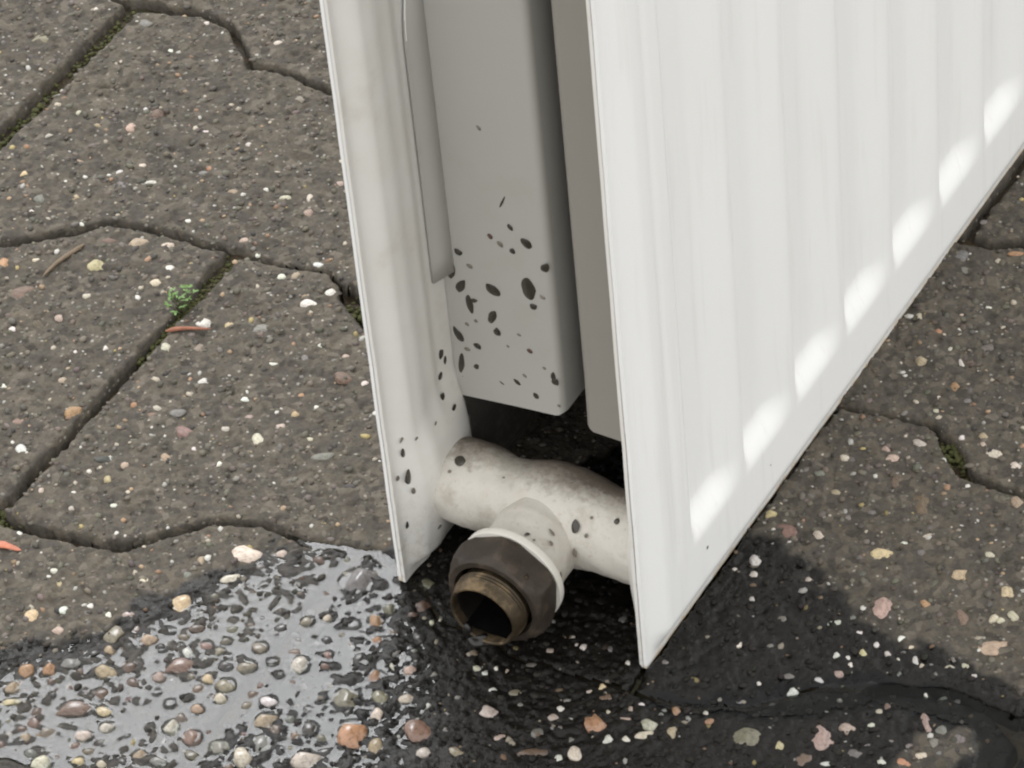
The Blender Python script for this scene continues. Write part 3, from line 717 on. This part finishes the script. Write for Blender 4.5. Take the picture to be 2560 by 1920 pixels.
# more wet stones standing out of the left puddle and a few more set in the pavers
extra = []
have = [tuple(map(float, t.split()[:2])) for t in PEBBLES.split(';')]
for _ in range(4000):
    if len(extra) >= 110:
        break
    x, y = rs.uniform(-215, -62), rs.uniform(-112, 8)
    if float(poly_dist(np.array([x]), np.array([y]), PUDDLE)[0]) < 2 or min((x - a_) ** 2 + (y - b_) ** 2 for a_, b_ in have) < 16:
        continue
    have.append((x, y))
    w = 1.8 + 3.4 * rs.rand() ** 1.6
    extra.append('%g %g %g %g %s' % (x, y, w, w * rs.uniform(0.7, 1.1), 'DDDLLBBGDLBR'[rs.randint(12)]))
n_traced = len(PEBBLES.split(';'))
PEBBLES = PEBBLES + ';' + ';'.join(extra)

for k, t in enumerate(PEBBLES.split(';')):
    q = t.split()
    x, y, w, h = map(float, q[:4]); code = q[4]
    hw = w / 2; hh = h / 2
    big = max(w, h) > 4.5
    me = (BIG if big else SMALL)[k % (7 if big else 9)]
    dcur, rr, cc = joint_field(np.array([[x]]), np.array([[y]]))
    pid = int(rr[0, 0] * 10 + cc[0, 0])
    par = paver_objs.get(pid, pavement)
    wet = float(at_grid(x, y, WETF)); gz = float(at_grid(x, y, HT))
    if dcur[0, 0] < 0.4:
        gz = max(gz, -1.6)
    o = link("pebble", me, None, par)
    flat = 0.42 if big else 0.5
    if code in 'GDBLR' or (code == 'T' and w > 8):
        flat *= 0.55
    hz = min(hw, hh) * flat * (1.5 if float(at_grid(x, y, P1)) > 4 else 1.0)
    o.scale = (hw * S * 1.04, hh * S * 1.04, max(hz, 0.25) * S * 1.5)
    o.rotation_euler = (rs.uniform(-0.12, 0.12), rs.uniform(-0.12, 0.12), math.atan2(RIGHT2[1], RIGHT2[0]) + rs.uniform(-0.25, 0.25))
    inp = float(at_grid(x, y, PD))
    zz = gz - hz * (0.35 if inp > 0 else 0.62)
    if inp > 2 and code not in 'GD':
        zz = max(zz, -hz * 0.5)
    o.location = (x * S, y * S, zz * S)
    c0 = np.array(TINT[code]) * 0.8 + 0.2 * np.mean(TINT[code])
    c0 = c0 * rs.uniform(0.85, 1.15) * rs.uniform(0.94, 1.06, 3)
    o.color = (*np.clip(c0 * ((0.75 if k < n_traced else 0.5) if wet > 0.5 else 0.92), 0, 0.8), 1)
    o.material_slots[0].link = 'OBJECT'
    o.material_slots[0].material = M_WET if wet > 0.5 else M_DRY

# fine grains, too many to pick apart one by one
def grains():
    V0, F0 = ico(1)
    n = 19000
    px = rs.uniform(-372, 126, n); py = rs.uniform(-124, 262, n)
    n2 = 9000
    px = np.r_[px, rs.uniform(-500, 250, n2)]; py = np.r_[py, rs.uniform(-228, 400, n2)]
    inside = (px[n:] > -372) & (px[n:] < 126) & (py[n:] > -124) & (py[n:] < 262)
    keep = np.r_[np.ones(n, bool), ~inside]
    px = px[keep]; py = py[keep]; n = len(px)
    allV, allF, allC = [], [], []
    cols = [(0.60, 0.58, 0.53)] * 4 + [(0.50, 0.44, 0.35)] * 4 + [(0.40, 0.29, 0.19)] * 3 + [(0.36, 0.23, 0.15)] * 2 + [(0.07, 0.065, 0.06)] * 4 + [(0.22, 0.205, 0.18)] * 5 + [(0.42, 0.34, 0.16)]
    off = 0
    for i in range(n):
        ii = np.searchsorted(gx, px[i]); jj = np.searchsorted(gy, py[i])
        if D[jj, ii] < 0.9:
            continue
        r = 0.36 + 0.75 * rs.rand() ** 3.0
        if rs.rand() < 0.74:
            t_ = rs.uniform(0.62, 1.6)
            c = np.array((0.091, 0.080, 0.065)) * t_ * rs.uniform(0.92, 1.08, 3)
            r = 0.4 + 0.85 * rs.rand() ** 2
        else:
            c = np.array(cols[rs.randint(len(cols))]) * rs.uniform(0.45, 0.95)
        c *= 1 - (0.88 if max(c) < 0.2 else 0.55) * min(1, WETF[jj, ii])
        V = V0 * (1 + 0.25 * rs.uniform(-1, 1, (len(V0), 1)))
        ang = rs.uniform(0, 6.28); ca, sa = math.cos(ang), math.sin(ang)
        V = V * [r * rs.uniform(1.0, 1.7), r, r * 0.55]
        V = np.c_[V[:, 0] * ca - V[:, 1] * sa + px[i], V[:, 0] * sa + V[:, 1] * ca + py[i], V[:, 2] + HT[jj, ii] - r * 0.08]
        allV.append(V); allF.append(F0 + off); off += len(V0)
        allC.append(np.tile([*np.clip(c, 0, 0.7), 1.0], (len(V0), 1)))
    V = np.concatenate(allV); F = np.concatenate(allF); C = np.concatenate(allC)
    me = mesh_np("aggregate_grains", V, F, False)
    ca = me.color_attributes.new("Col", 'FLOAT_COLOR', 'POINT')
    ca.data.foreach_set("color", C.astype(np.float32).ravel())
    link("aggregate_grains", me, M_GRAIN, pavement, kind='stuff')
grains()

# ------------------------------------------------------------------ the radiator
RL, RH = 640.0, 420.0          # length along y, height along z
radiator = empty("radiator", (-40, 0, 0.8), label="white double panel steel radiator standing upright on wet concrete pavers", category="radiator")
RO = np.array([-40.0, 0, 0])

def rpart(name, V, F, mat, parent=None, smooth=True, **props):
    me = mesh_np(name, np.asarray(V, float) - RO, F, smooth)
    return link(name, me, mat, parent if parent is not None else radiator, **props)

def dense(vals):
    out = [vals[0]]
    for (v, step) in vals[1:]:
        while out[-1] + step < v - 1e-6:
            out.append(out[-1] + step)
        out.append(v)
    return np.array(out)

PITCH, Y0, Z0 = 32.2, 22.0, 28.5
def groove(y):
    t = ((y - Y0) % PITCH) / PITCH
    g = sstep(0.0, 0.14, t) * (1 - sstep(0.52, 0.99, t))
    g = np.where(y < Y0, 0, g)
    return np.where(y > Y0 + PITCH * 18, 0, g)

def outer_bulge(y, z):
    ye = np.minimum(y, RL - y); ze = np.minimum(z, RH - z)
    b = 4.4 * sstep(1.2, 8.0, ye) * sstep(1.0, 12.5, ze)
    g = 4.1 * groove(y) * sstep(Z0 + 1, Z0 + 13, ze)
    # shallow press line on the margin
    b = b - 0.35 * np.exp(-((y - 14.5) / 1.6) ** 2) * sstep(Z0, Z0 + 12, ze)
    w = 0.10 * np.sin(z / 37.0) * np.exp(-y / 6.0)
    return b - g * (b / 4.4) + w

def inner_bulge(y, z):
    ye = np.minimum(y, RL - y); ze = np.minimum(z, RH - z)
    b = 4.2 * sstep(1.5, 8, ye) * sstep(1.2, 7, ze)
    b = b + 0.7 * np.exp(-((y - 12.5) / 3.5) ** 2)
    b = b - 1.5 * sstep(20, 26, y) * sstep(44, 62, z) * (y < RL - 20)
    b = b + 2.8 * sstep(0, 1, 1.6 - np.sqrt(((y - 21) / 13) ** 2 + ((z - 30) / 20) ** 2)) * sstep(2, 12, z)
    b = b - 2.5 * sstep(33, 37, y) * sstep(0, 8, z) * sstep(70, 55, z)
    return b

def sheet(name, x0, sign, fn, mat, parent, ys, zs, th=1.05):
    Yg, Zg = np.meshgrid(ys, zs)
    # slightly wavy cut edge
    Zg = np.where(Zg < 0.5, Zg + 0.35 * vnoise(Yg, Zg, 13, 401) + 0.22 * vnoise(Yg, Zg, 4, 402), Zg)
    Yg = np.where(Yg < 0.5, Yg + 0.30 * vnoise(Zg, Yg, 17, 403) + 0.18 * vnoise(Zg, Yg, 5, 404), Yg)
    f = fn(Yg, np.maximum(Zg, 0))
    Vf = np.c_[(x0 + sign * (f + th)).ravel(), Yg.ravel(), Zg.ravel()]
    Vb = np.c_[(x0 + sign * f).ravel(), Yg.ravel(), Zg.ravel()]
    n = len(Vf); r, cc = Yg.shape
    I = np.arange(n).reshape(r, cc)
    F = np.stack([I[:-1, :-1], I[:-1, 1:], I[1:, 1:], I[1:, :-1]], -1).reshape(-1, 4)
    if sign < 0:
        F = F[:, ::-1]
    rim = []
    def strip(line):
        for p, q in zip(line[:-1], line[1:]):
            rim.append((p, q, q + n, p + n) if sign < 0 else (q, p, p + n, q + n))
    strip(list(I[0, ::-1])); strip(list(I[-1, :])); strip(list(I[:, 0])); strip(list(I[::-1, -1]))
    FF = np.concatenate([F, F[:, ::-1] + n, np.array(rim)])
    me = mesh_np(name, np.concatenate([Vf, Vb]) - RO, FF)
    flags = np.ones(len(FF), bool); flags[2 * len(F):] = False
    me.polygons.foreach_set("use_smooth", flags)
    me.materials.append(mat)
    o = link(name, me, None, parent)
    mod = o.modifiers.new("sharp", 'EDGE_SPLIT'); mod.split_angle = math.radians(50)
    return o

ys_f = dense([0.0, (24, 0.8), (300, 1.15), (RL - 12, 6), (RL, 1.0)])
zs_f = dense([0.0, (8, 0.6), (60, 1.1), (300, 8), (RH - 60, 12), (RH - 8, 1.6), (RH, 0.8)])
ys_i = dense([0.0, (44, 0.8), (RL - 12, 12), (RL, 1.0)])
zs_i = dense([0.0, (66, 1.0), (RH - 12, 9), (RH, 1.0)])

front = sheet("front_panel", 0.12, 1, outer_bulge, M_WHITE, radiator, ys_f, zs_f)
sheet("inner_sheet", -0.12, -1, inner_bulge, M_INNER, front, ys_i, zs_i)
rear = sheet("rear_panel", -80.12, -1, outer_bulge, M_WHITE, radiator, ys_f, zs_f)
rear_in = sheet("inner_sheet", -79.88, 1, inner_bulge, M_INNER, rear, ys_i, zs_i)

# weld seam where the two sheets of a panel meet, a dull recessed line
for x0, par in ((0.0, front), (-80.0, rear)):
    zz = np.arange(3, RH - 3, 3.0)
    V = []
    for z in zz:
        y = 0.55 + 0.2 * math.sin(z * 0.9)
        V += [(x0 - 0.14, y, z), (x0 + 0.14, y, z), (x0 + 0.14, y + 2, z), (x0 - 0.14, y + 2, z)]
    F = []
    for i in range(len(zz) - 1):
        o = i * 4
        F += [(o, o + 1, o + 5, o + 4), (o + 1, o + 2, o + 6, o + 5), (o + 3, o, o + 4, o + 7)]
    rpart("weld_seam", V, F, M_RUST, par)

# convector: each fin a folded channel of thin sheet, welded to the inner sheet of a panel
def fin_path(side, y0):
    """plan outline (x, y) from the panel out to the crest and back"""
    if side < 0:
        xa, xb = -76.2, -41.0
    else:
        xa, xb = -4.6, -33.5
    s = 1 if xb > xa else -1
    pts = [(xa, y0 - 1.2), (xa + 0.25 * s, y0 - 0.3), (xa + 1.2 * s, y0)]
    R = 2.5
    pts += [(xb - (R + 12) * s, y0), (xb - R * s, y0)]
    for k in range(1, 5):
        t = k / 4 * math.pi / 2
        pts.append((xb - R * s + R * math.sin(t) * s, y0 + R - R * math.cos(t)))
    y1 = y0 + 15.5
    pts += [(xb, y1 - R)]
    for k in range(1, 5):
        t = k / 4 * math.pi / 2
        pts.append((xb - R * s + R * math.cos(t) * s, y1 - R + R * math.sin(t)))
    pts += [(xb - (R + 12) * s, y1), (xa + 1.2 * s, y1), (xa + 0.25 * s, y1 + 0.3), (xa, y1 + 1.2)]
    return pts

def make_fin(side, y0, first):
    pts = fin_path(side, y0)
    n = len(pts)
    th = 0.55
    P = np.array(pts, float)
    T = np.gradient(P, axis=0); T /= np.linalg.norm(T, axis=1)[:, None] + 1e-9
    Nn = np.c_[-T[:, 1], T[:, 0]]
    Q = P + Nn * th
    zs = [0.0, 0.06, 0.12, 0.3, 0.6, 1.0]
    V = []; F = []
    for k, zf in enumerate(zs):
        for ring in (P, Q):
            for i in range(n):
                x, y = ring[i]
                zb = 50.5
                if side < 0 and first:
                    zb = 47.2 + 5.2 * (x + 76) / 35.0 if y < y0 + 3 else 52.5
                if side > 0:
                    zb = 51.0 + 1.0 * math.sin(x * 0.9) + (3.2 if -31.0 < x < -27.5 else 0) - (1.5 if x > -26 else 0)
                    if y > y0 + 3: zb = 51.5
                zb += 0.25 * math.sin(x * 1.7 + y0)
                z = zb + (RH - 50 - zb) * zf
                yy = y
                if k == 0 and y < y0 + 1.0:
                    yy = y - 0.5      # the cut edge is flared a little
                V.append((x, yy, z))
    def id_(k, r, i): return (k * 2 + r) * n + i
    for k in range(len(zs) - 1):
        for i in range(n - 1):
            F.append((id_(k, 0, i), id_(k, 0, i + 1), id_(k + 1, 0, i + 1), id_(k + 1, 0, i)))
            F.append((id_(k, 1, i + 1), id_(k, 1, i), id_(k + 1, 1, i), id_(k + 1, 1, i + 1)))
        for i in (0, n - 1):
            F.append((id_(k, 0, i), id_(k + 1, 0, i), id_(k + 1, 1, i), id_(k, 1, i)))
    for k in (0, len(zs) - 1):
        for i in range(n - 1):
            F.append((id_(k, 0, i), id_(k, 1, i), id_(k, 1, i + 1), id_(k, 0, i + 1)))
    return V, F

fin_first = None
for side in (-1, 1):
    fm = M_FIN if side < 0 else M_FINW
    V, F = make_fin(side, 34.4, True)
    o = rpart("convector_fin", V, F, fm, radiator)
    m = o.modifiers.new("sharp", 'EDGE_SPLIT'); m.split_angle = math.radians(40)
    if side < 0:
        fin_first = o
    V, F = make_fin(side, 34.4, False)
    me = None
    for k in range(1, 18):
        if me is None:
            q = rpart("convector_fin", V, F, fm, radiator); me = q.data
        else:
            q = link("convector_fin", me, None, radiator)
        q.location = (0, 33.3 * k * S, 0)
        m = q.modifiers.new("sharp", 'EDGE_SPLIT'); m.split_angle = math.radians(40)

# weld flange of the first fin: a flat tongue lying on the rear panel's inner sheet, rounded at one end
def tongue():
    x = -76.1; V = []; F = []
    zs = list(np.linspace(95, 176, 12)) + list(np.linspace(178, 196, 9))
    for z in zs:
        y_l = 27.3 + (0 if z < 176 else 6.5 * (1 - math.sqrt(max(0, 1 - ((z - 176) / 21) ** 2))))
        lift = 0.32 * (0.4 + 0.6 * math.sin((z - 95) / 100 * math.pi))
        for (dx, y) in ((lift + 0.1, y_l), (lift + 0.75, y_l), (3.4, 34.15), (2.8, 34.7)):
            V.append((x + dx, y, z))
    for i in range(len(zs) - 1):
        o = i * 4
        for k in range(4):
            F.append((o + k, o + (k + 1) % 4, o + 4 + (k + 1) % 4, o + 4 + k))
    F.append((0, 3, 2, 1)); o = (len(zs) - 1) * 4; F.append((o, o + 1, o + 2, o + 3))
    rpart("weld_flange", V, F, M_FIN, fin_first, smooth=False)
    V = []; F = []
    ts = np.linspace(0, 1, 9)
    for t in ts:
        z = 180 + 34 * t; y = 27.8 + 8 * t ** 1.6
        for k in range(6):
            an = k / 6 * 2 * math.pi
            V.append((x + 0.9 + 0.25 * math.cos(an), y + 0.25 * math.sin(an), z))
    for i in range(8):
        for k in range(6):
            F.append((i * 6 + k, i * 6 + (k + 1) % 6, i * 6 + 6 + (k + 1) % 6, i * 6 + 6 + k))
    rpart("paint_ridge", V, F, M_WHITE, fin_first)
tongue()

# ---- connecting pipe with its branch, nut and open brass end
def lathe(profile, axis, seg=56, cross=None):
    """profile: (position along the axis, radius); axis 'x' round (y=22, z=26) or 'y' round (x, z) below"""
    V = []; F = []
    for i, (p, r) in enumerate(profile):
        for k in range(seg):
            a_ = 2 * math.pi * k / seg
            rr = cross(i, a_, r) if cross else r
            cz, sz = math.cos(a_) * rr, math.sin(a_) * rr
            if axis == 'x':
                V.append((p, 22 + cz, 26 + sz))
            else:
                t = (22 - p)
                V.append((-38.6 + cz - 0.01 * t, p, 25.6 + sz - 0.085 * t))
    for i in range(len(profile) - 1):
        for k in range(seg):
            q = (i * seg + k, i * seg + (k + 1) % seg, (i + 1) * seg + (k + 1) % seg, (i + 1) * seg + k)
            F.append(q if axis == 'y' else q[::-1])
    return V, F

def smooth_profile(pts, step=0.8):
    p = np.array(pts, float)
    xs = np.arange(p[0, 0], p[-1, 0] + 1e-6, step) if p[-1, 0] > p[0, 0] else np.arange(p[0, 0], p[-1, 0] - 1e-6, -step)
    o = p[:, 0].argsort()
    r = np.interp(xs, p[o, 0], p[o, 1])
    k = np.array([1, 2, 3, 2, 1.0]); k /= k.sum()
    rp = np.pad(r, 2, mode='edge')
    r = sum(k[i] * rp[i:i + len(r)] for i in range(5))
    return list(zip(xs, r))

prof = smooth_profile([(-78, 15.5), (-75.5, 14.0), (-73.5, 12.2), (-70, 12.7), (-65, 13.1), (-60, 12.5), (-55, 11.2), (-52, 11.6), (-47, 13.4), (-41, 14.2), (-34, 14.3), (-28, 13.6), (-22, 12.7), (-9, 12.7), (-6, 13.6), (-3.5, 14.8)])
V, F = lathe(prof, 'x')
V = np.array(V)
lump = 0.45 * vnoise(V[:, 0] + V[:, 2], V[:, 1] * 1.3 + V[:, 2], 6, 501) + 0.22 * vnoise(V[:, 0] + V[:, 1], V[:, 2] * 1.2, 2.2, 502)
V[:, 1] += lump * (V[:, 1] - 22) / 10; V[:, 2] += lump * (V[:, 2] - 26) / 10
pipe = rpart("connecting_pipe", V, F, M_TUBE)

prof = smooth_profile([(20, 12.7), (11, 12.9), (9.6, 13.3), (8.6, 13.0), (4, 13.1), (1, 13.7), (-1, 14.3)], 0.6)
V, F = lathe(prof, 'y')
V = np.array(V)
lump = 0.30 * vnoise(V[:, 0] * 1.2, V[:, 1] + V[:, 2], 4, 511)
V[:, 0] += lump * (V[:, 0] + 38.6) / 12; V[:, 2] += lump * (V[:, 2] - 25) / 12
rpart("branch", V, F, M_TUBE, pipe)

V, F = lathe([(-0.6, 12.9), (-1.2, 15.0), (-1.8, 15.9), (-3.6, 16.1), (-4.1, 15.9), (-4.2, 13.0)], 'y', 64)
o = rpart("white_collar", V, F, M_COLLAR)
m = o.modifiers.new("sharp", 'EDGE_SPLIT'); m.split_angle = math.radians(35)

def hexcross(flat_r):
    def f(i, a_, r):
        q = (a_ - math.radians(25)) % (math.pi / 3) - math.pi / 6
        return min(r, flat_r / math.cos(q))
    return f
V, F = lathe([(-4.25, 13.0), (-4.3, 15.6), (-5.2, 16.4), (-6.2, 16.8), (-8, 16.9), (-10.8, 16.75), (-12.4, 16.0), (-13.5, 15.0), (-14.2, 14.3), (-14.3, 13.9), (-14.25, 12.6), (-13.2, 12.3), (-12.4, 11.8)], 'y', 144, hexcross(14.8))
nut = rpart("union_nut", V, F, M_NUT)
m = nut.modifiers.new("sharp", 'EDGE_SPLIT'); m.split_angle = math.radians(24)
# worn letters and knocks on the nut's flats: small raised bars
def knock(cy, ang, w, h, d=0.35):
    a_ = math.radians(ang); r = 15.05
    ca, sa = math.cos(a_), math.sin(a_)
    t = 22 - cy
    base = Vector((-38.6 + ca * r - 0.01 * t, cy, 25.6 + sa * r - 0.085 * t))
    tx = Vector((-sa, 0, ca)); ty = Vector((0, 1, 0)); nn = Vector((ca, 0, sa))
    V = [base + tx * (i * w / 2) + ty * (j * h / 2) + nn * (k * d) for k in (-0.4, 1) for (i, j) in ((-1, -1), (1, -1), (1, 1), (-1, 1))]
    F = [(4, 5, 6, 7), (0, 1, 5, 4), (1, 2, 6, 5), (2, 3, 7, 6), (3, 0, 4, 7)]
    rpart("knock_mark", [tuple(v) for v in V], F, M_LIP, nut)
knock(-10.5, 74, 1.4, 0.9, 0.2)
knock(-11.0, 48, 1.0, 1.3, 0.2)
knock(-9.0, 26, 2.6, 1.2, 0.2)

V, F = lathe([(-12.2, 10.9), (-14.2, 11.0), (-14.7, 11.4), (-15.2, 11.05), (-15.7, 11.4), (-16.2, 11.05), (-16.7, 11.4), (-17.3, 11.1), (-18.0, 10.95), (-19.6, 10.7), (-20.3, 10.35), (-20.4, 9.9), (-20.0, 9.5), (-17.5, 9.45)], 'y', 72)
lip = rpart("brass_end", V, F, M_LIP)
m = lip.modifiers.new("sharp", 'EDGE_SPLIT'); m.split_angle = math.radians(40)
V, F = lathe([(-17.7, 9.47), (-10, 9.4), (4, 9.2), (6, 4.0), (6.2, 0.05)], 'y', 48)
rpart("bore", V, F, M_BORE, lip)
# sludge hanging from the lip and a film of water in the mouth
Vi, Fi = ico(3)
Vs = Vi * [3.2, 2.2, 2.0] + [-41.5, -19.3, 11.0]
Vs += 0.5 * np.sin(Vi[:, [1, 2, 0]] * 4)
rpart("sludge", Vs, Fi, M_BORE, lip)
Vs = Vi * [1.6, 1.2, 3.0] + [-45.0, -19.6, 13.2]
rpart("sludge", Vs, Fi, M_BORE, lip)
m_w2 = make_flat("dark_water", (0.004, 0.004, 0.004), 0.04, 0.0, 0.5)
V = []; F = []
for i, yy in enumerate(np.linspace(-19.2, 2, 7)):
    t = 22 - yy; cz = 25.6 - 0.085 * t
    zw = cz - 6.9
    hw_ = math.sqrt(9.7 ** 2 - 6.9 ** 2)
    for s_ in (-1, -0.5, 0, 0.5, 1):
        V.append((-38.6 - 0.01 * t + s_ * hw_, yy, zw + (0.25 if abs(s_) == 1 else 0)))
for i in range(6):
    for k in range(4):
        F.append((i * 5 + k, i * 5 + k + 1, i * 5 + 6 + k, i * 5 + 5 + k))
rpart("standing_water", V, F, m_w2, lip)

# ---- mud splashes, each a thin raised blot
def blot(P, nrm, up, w, h, rot, mat, parent, seed):
    nrm = Vector(nrm).normalized(); up = Vector(up)
    up = (up - nrm * up.dot(nrm)).normalized(); rt = up.cross(nrm)
    r_ = random.Random(seed)
    K = 20
    ph_ = [r_.uniform(0, 6.28) for _ in range(3)]
    rad = [1 + 0.07 * math.sin(2 * k / K * 6.283 + ph_[0]) + 0.05 * math.sin(3 * k / K * 6.283 + ph_[1]) + 0.03 * math.sin(5 * k / K * 6.283 + ph_[2]) for k in range(K)]
    ca, sa = math.cos(math.radians(rot)), math.sin(math.radians(rot))
    V = []
    for ring, (fr, hh) in enumerate(((1.0, 0.0), (0.82, 0.16), (0.45, 0.30))):
        for k in range(K):
            a_ = 2 * math.pi * k / K
            u = math.cos(a_) * w / 2 * fr * rad[k]; v = math.sin(a_) * h / 2 * fr * rad[k]
            if v > 0: u *= 1 - 0.25 * v / (h / 2)
            uu = u * ca - v * sa; vv = u * sa + v * ca
            V.append(Vector(P) + rt * uu + up * vv + nrm * (hh * min(1, w / 2) + 0.03))
    V.append(Vector(P) + nrm * (0.34 * min(1, w / 2) + 0.03))
    F = []
    for ring in range(2):
        for k in range(K):
            q = (ring * K + k, ring * K + (k + 1) % K, (ring + 1) * K + (k + 1) % K, (ring + 1) * K + k)
            F.append((q[0], q[1], q[2])); F.append((q[0], q[2], q[3]))
    for k in range(K):
        F.append((2 * K + k, 2 * K + (k + 1) % K, 3 * K))
    rpart("mud_splash", [tuple(v) for v in V], F, mat, parent)

for k, (x, z, w, h, rot) in enumerate(PLATE_SPOTS):
    mat = M_MUD if h > 2.3 or w > 2.5 else M_MUD3
    if k in (11, 26): mat = M_MUD2
    xx = min(max(x, -74.0), -42.2)
    if x > -42.2 + 0.5:
        # on the folded side of the fin, facing the other panel
        blot((-40.95, 34.4 + min(10.0, 2.5 + (x + 42.2) * 1.2), z), (1, 0, 0), (0, 0, 1), w * 2.0, h, 0, M_MUD, fin_first, 900 + k)
    else:
        blot((xx, 34.35, z), (0, -1, 0), (0, 0, 1), w, h, -rot * -1, mat, fin_first, 900 + k)
for k, (y, z, w, h, rot) in enumerate(PANEL_SPOTS):
    f = float(inner_bulge(np.array([y]), np.array([z]))[0])
    blot((-79.88 + f + 1.05, y, z), (1, 0, 0), (0, 0, 1), w, h, rot, M_MUD if h > 2.4 else M_MUD3, rear_in, 950 + k)
for k, (x, y, z, n0, n1, n2, w, h) in enumerate(TUBE_SPOTS):
    blot((x + n0 * 0.25, y + n1 * 0.25, z + n2 * 0.25), (n0, n1, n2), (0, 0.3, 1), w, h, 10, M_MUD if w > 1.5 else M_MUD3, pipe, 980 + k)

# a speck on the white front
blot((5.62, 30.5, 23.0), (1, 0, 0), (0, 0, 1), 1.1, 1.2, 20, M_MUD3, front, 1200)
blot((5.62, 69.5, 21.5), (1, 0, 0), (0, 0, 1), 0.5, 0.6, 20, M_MUD3, front, 1201)

# ------------------------------------------------------------------ bits lying on the pavement
def stick(name, a_, b_, r0, r1, mat, z0, label, cat, bend=0.6, flat=0.7, seed=1):
    r_ = np.random.RandomState(seed)
    A = Vector((a_[0], a_[1], z0)); B = Vector((b_[0], b_[1], z0 + 0.3))
    n = 9; K = 8; V = []; F = []
    dirn = (B - A).normalized(); sidev = Vector((-dirn.y, dirn.x, 0))
    for i in range(n):
        t = i / (n - 1)
        c_ = A.lerp(B, t) + sidev * bend * math.sin(t * 3.1) + Vector((0, 0, 0.4 * math.sin(t * 5)))
        r = (r0 + (r1 - r0) * t) * (0.25 if i in (0, n - 1) else 1) * r_.uniform(0.88, 1.1)
        for k in range(K):
            an = 2 * math.pi * k / K
            V.append(c_ + sidev * math.cos(an) * r + Vector((0, 0, math.sin(an) * r * flat)))
    for i in range(n - 1):
        for k in range(K):
            F.append((i * K + k, i * K + (k + 1) % K, (i + 1) * K + (k + 1) % K, (i + 1) * K + k))
    loc = np.array([a_[0], a_[1], z0])
    o = link(name, mesh_np(name, np.array([tuple(v) for v in V]) - loc, F), mat, label=label, category=cat)
    o.location = Vector(loc) * S
    return o

stick("twig", (-254.6, 66.7), (-251.4, 86.0), 0.5, 1.1, M_TWIG, 2.0, "thin brown dry twig lying on the paver at the far left", "twig", 0.5, 0.7, 3)
stick("wood_splinter", (-203.8, 61.6), (-191.4, 68.8), 0.9, 0.45, M_REDTWIG, 2.0, "reddish brown wood splinter lying across the joint below the green sprout", "splinter", 0.3, 0.7, 4)
stick("leaf_fragment", (-198.5, -40.5), (-189.0, -38.6), 1.9, 0.6, M_ORANGE, 1.8, "flat orange leaf fragment at the left edge below the curved joint", "leaf fragment", 0.4, 0.25, 5)

# the small plant growing from the joint
def sprout(cx, cy, cz, n, spread, label):
    r_ = np.random.RandomState(9)
    root = empty("sprout", (cx, cy, cz), label=label, category="plant")
    SV = []; SF = []
    for i in range(n):
        an = r_.uniform(0, 6.28); rr = spread * math.sqrt(r_.rand())
        bx_, by_ = math.cos(an) * rr * 0.8, math.sin(an) * rr * 1.35
        hz = 3.0 + 3.0 * r_.rand()
        tip = Vector((bx_ * 1.25, by_ * 1.25, hz))
        o = len(SV)
        for (dx, dy) in ((-.14, -.14), (.14, -.14), (0, .16)):
            SV.append((bx_ * 0.3 + dx, by_ * 0.3 + dy, -2)); SV.append((tip.x + dx, tip.y + dy, tip.z))
        SF += [(o, o + 2, o + 3, o + 1), (o + 2, o + 4, o + 5, o + 3), (o + 4, o, o + 1, o + 5)]
        for q in range(3):
            a2 = an + (q - 1) * 1.3 + r_.uniform(-.4, .4); L = r_.uniform(1.0, 1.9); W = L * 0.6
            d_ = Vector((math.cos(a2), math.sin(a2), r_.uniform(-0.1, 0.5))); s_ = Vector((-math.sin(a2), math.cos(a2), 0))
            pts = [tip, tip + d_ * L * .3 + s_ * W * .4, tip + d_ * L * .75 + s_ * W * .35, tip + d_ * L + Vector((0, 0, -.2)), tip + d_ * L * .75 - s_ * W * .35, tip + d_ * L * .3 - s_ * W * .4, tip + d_ * L * .5 + Vector((0, 0, -.25))]
            V = [tuple(p) for p in pts]
            F = [(0, 1, 6), (1, 2, 6), (2, 3, 6), (3, 4, 6), (4, 5, 6), (5, 0, 6)]
            link("leaf", mesh_np("leaf", V, F), M_LEAF, root)
    link("stems", mesh_np("stems", SV, SF), M_STEM, root)
sprout(-206.0, 74.5, 1.0, 20, 4.0, "tiny bright green weed growing out of the joint between two pavers")

# moss cushions in the joints
def moss():
    V0, F0 = ico(1); VV = []; FF = []; off = 0
    spots = []
    for _ in range(260): spots.append((-205 + rs.normal() * 1.6, rs.uniform(48, 103)))
    for _ in range(120): spots.append((-153 + rs.normal() * 4, 98 + rs.normal() * 3))
    for _ in range(130): spots.append((42 + rs.normal() * 4, 118 + rs.normal() * 3))
    for _ in range(160): spots.append((-309 + rs.normal() * 1.5, rs.uniform(118, 200)))
    for _ in range(120): spots.append((-205 + rs.normal() * 4, -26 + rs.normal() * 3))
    for (x, y) in spots:
        Dq, _, _ = joint_field(np.array([[x]]), np.array([[y]]))
        if Dq[0, 0] > 0.5: continue
        r = rs.uniform(0.4, 1.1)
        V = V0 * (1 + 0.3 * rs.uniform(-1, 1, (len(V0), 1))) * [r, r, r * .8] + [x, y, -1.9 + rs.uniform(-.8, .6)]
        VV.append(V); FF.append(F0 + off); off += len(V0)
    link("moss", mesh_np("moss", np.concatenate(VV), np.concatenate(FF)), M_MOSS, pavement, kind='stuff')
moss()
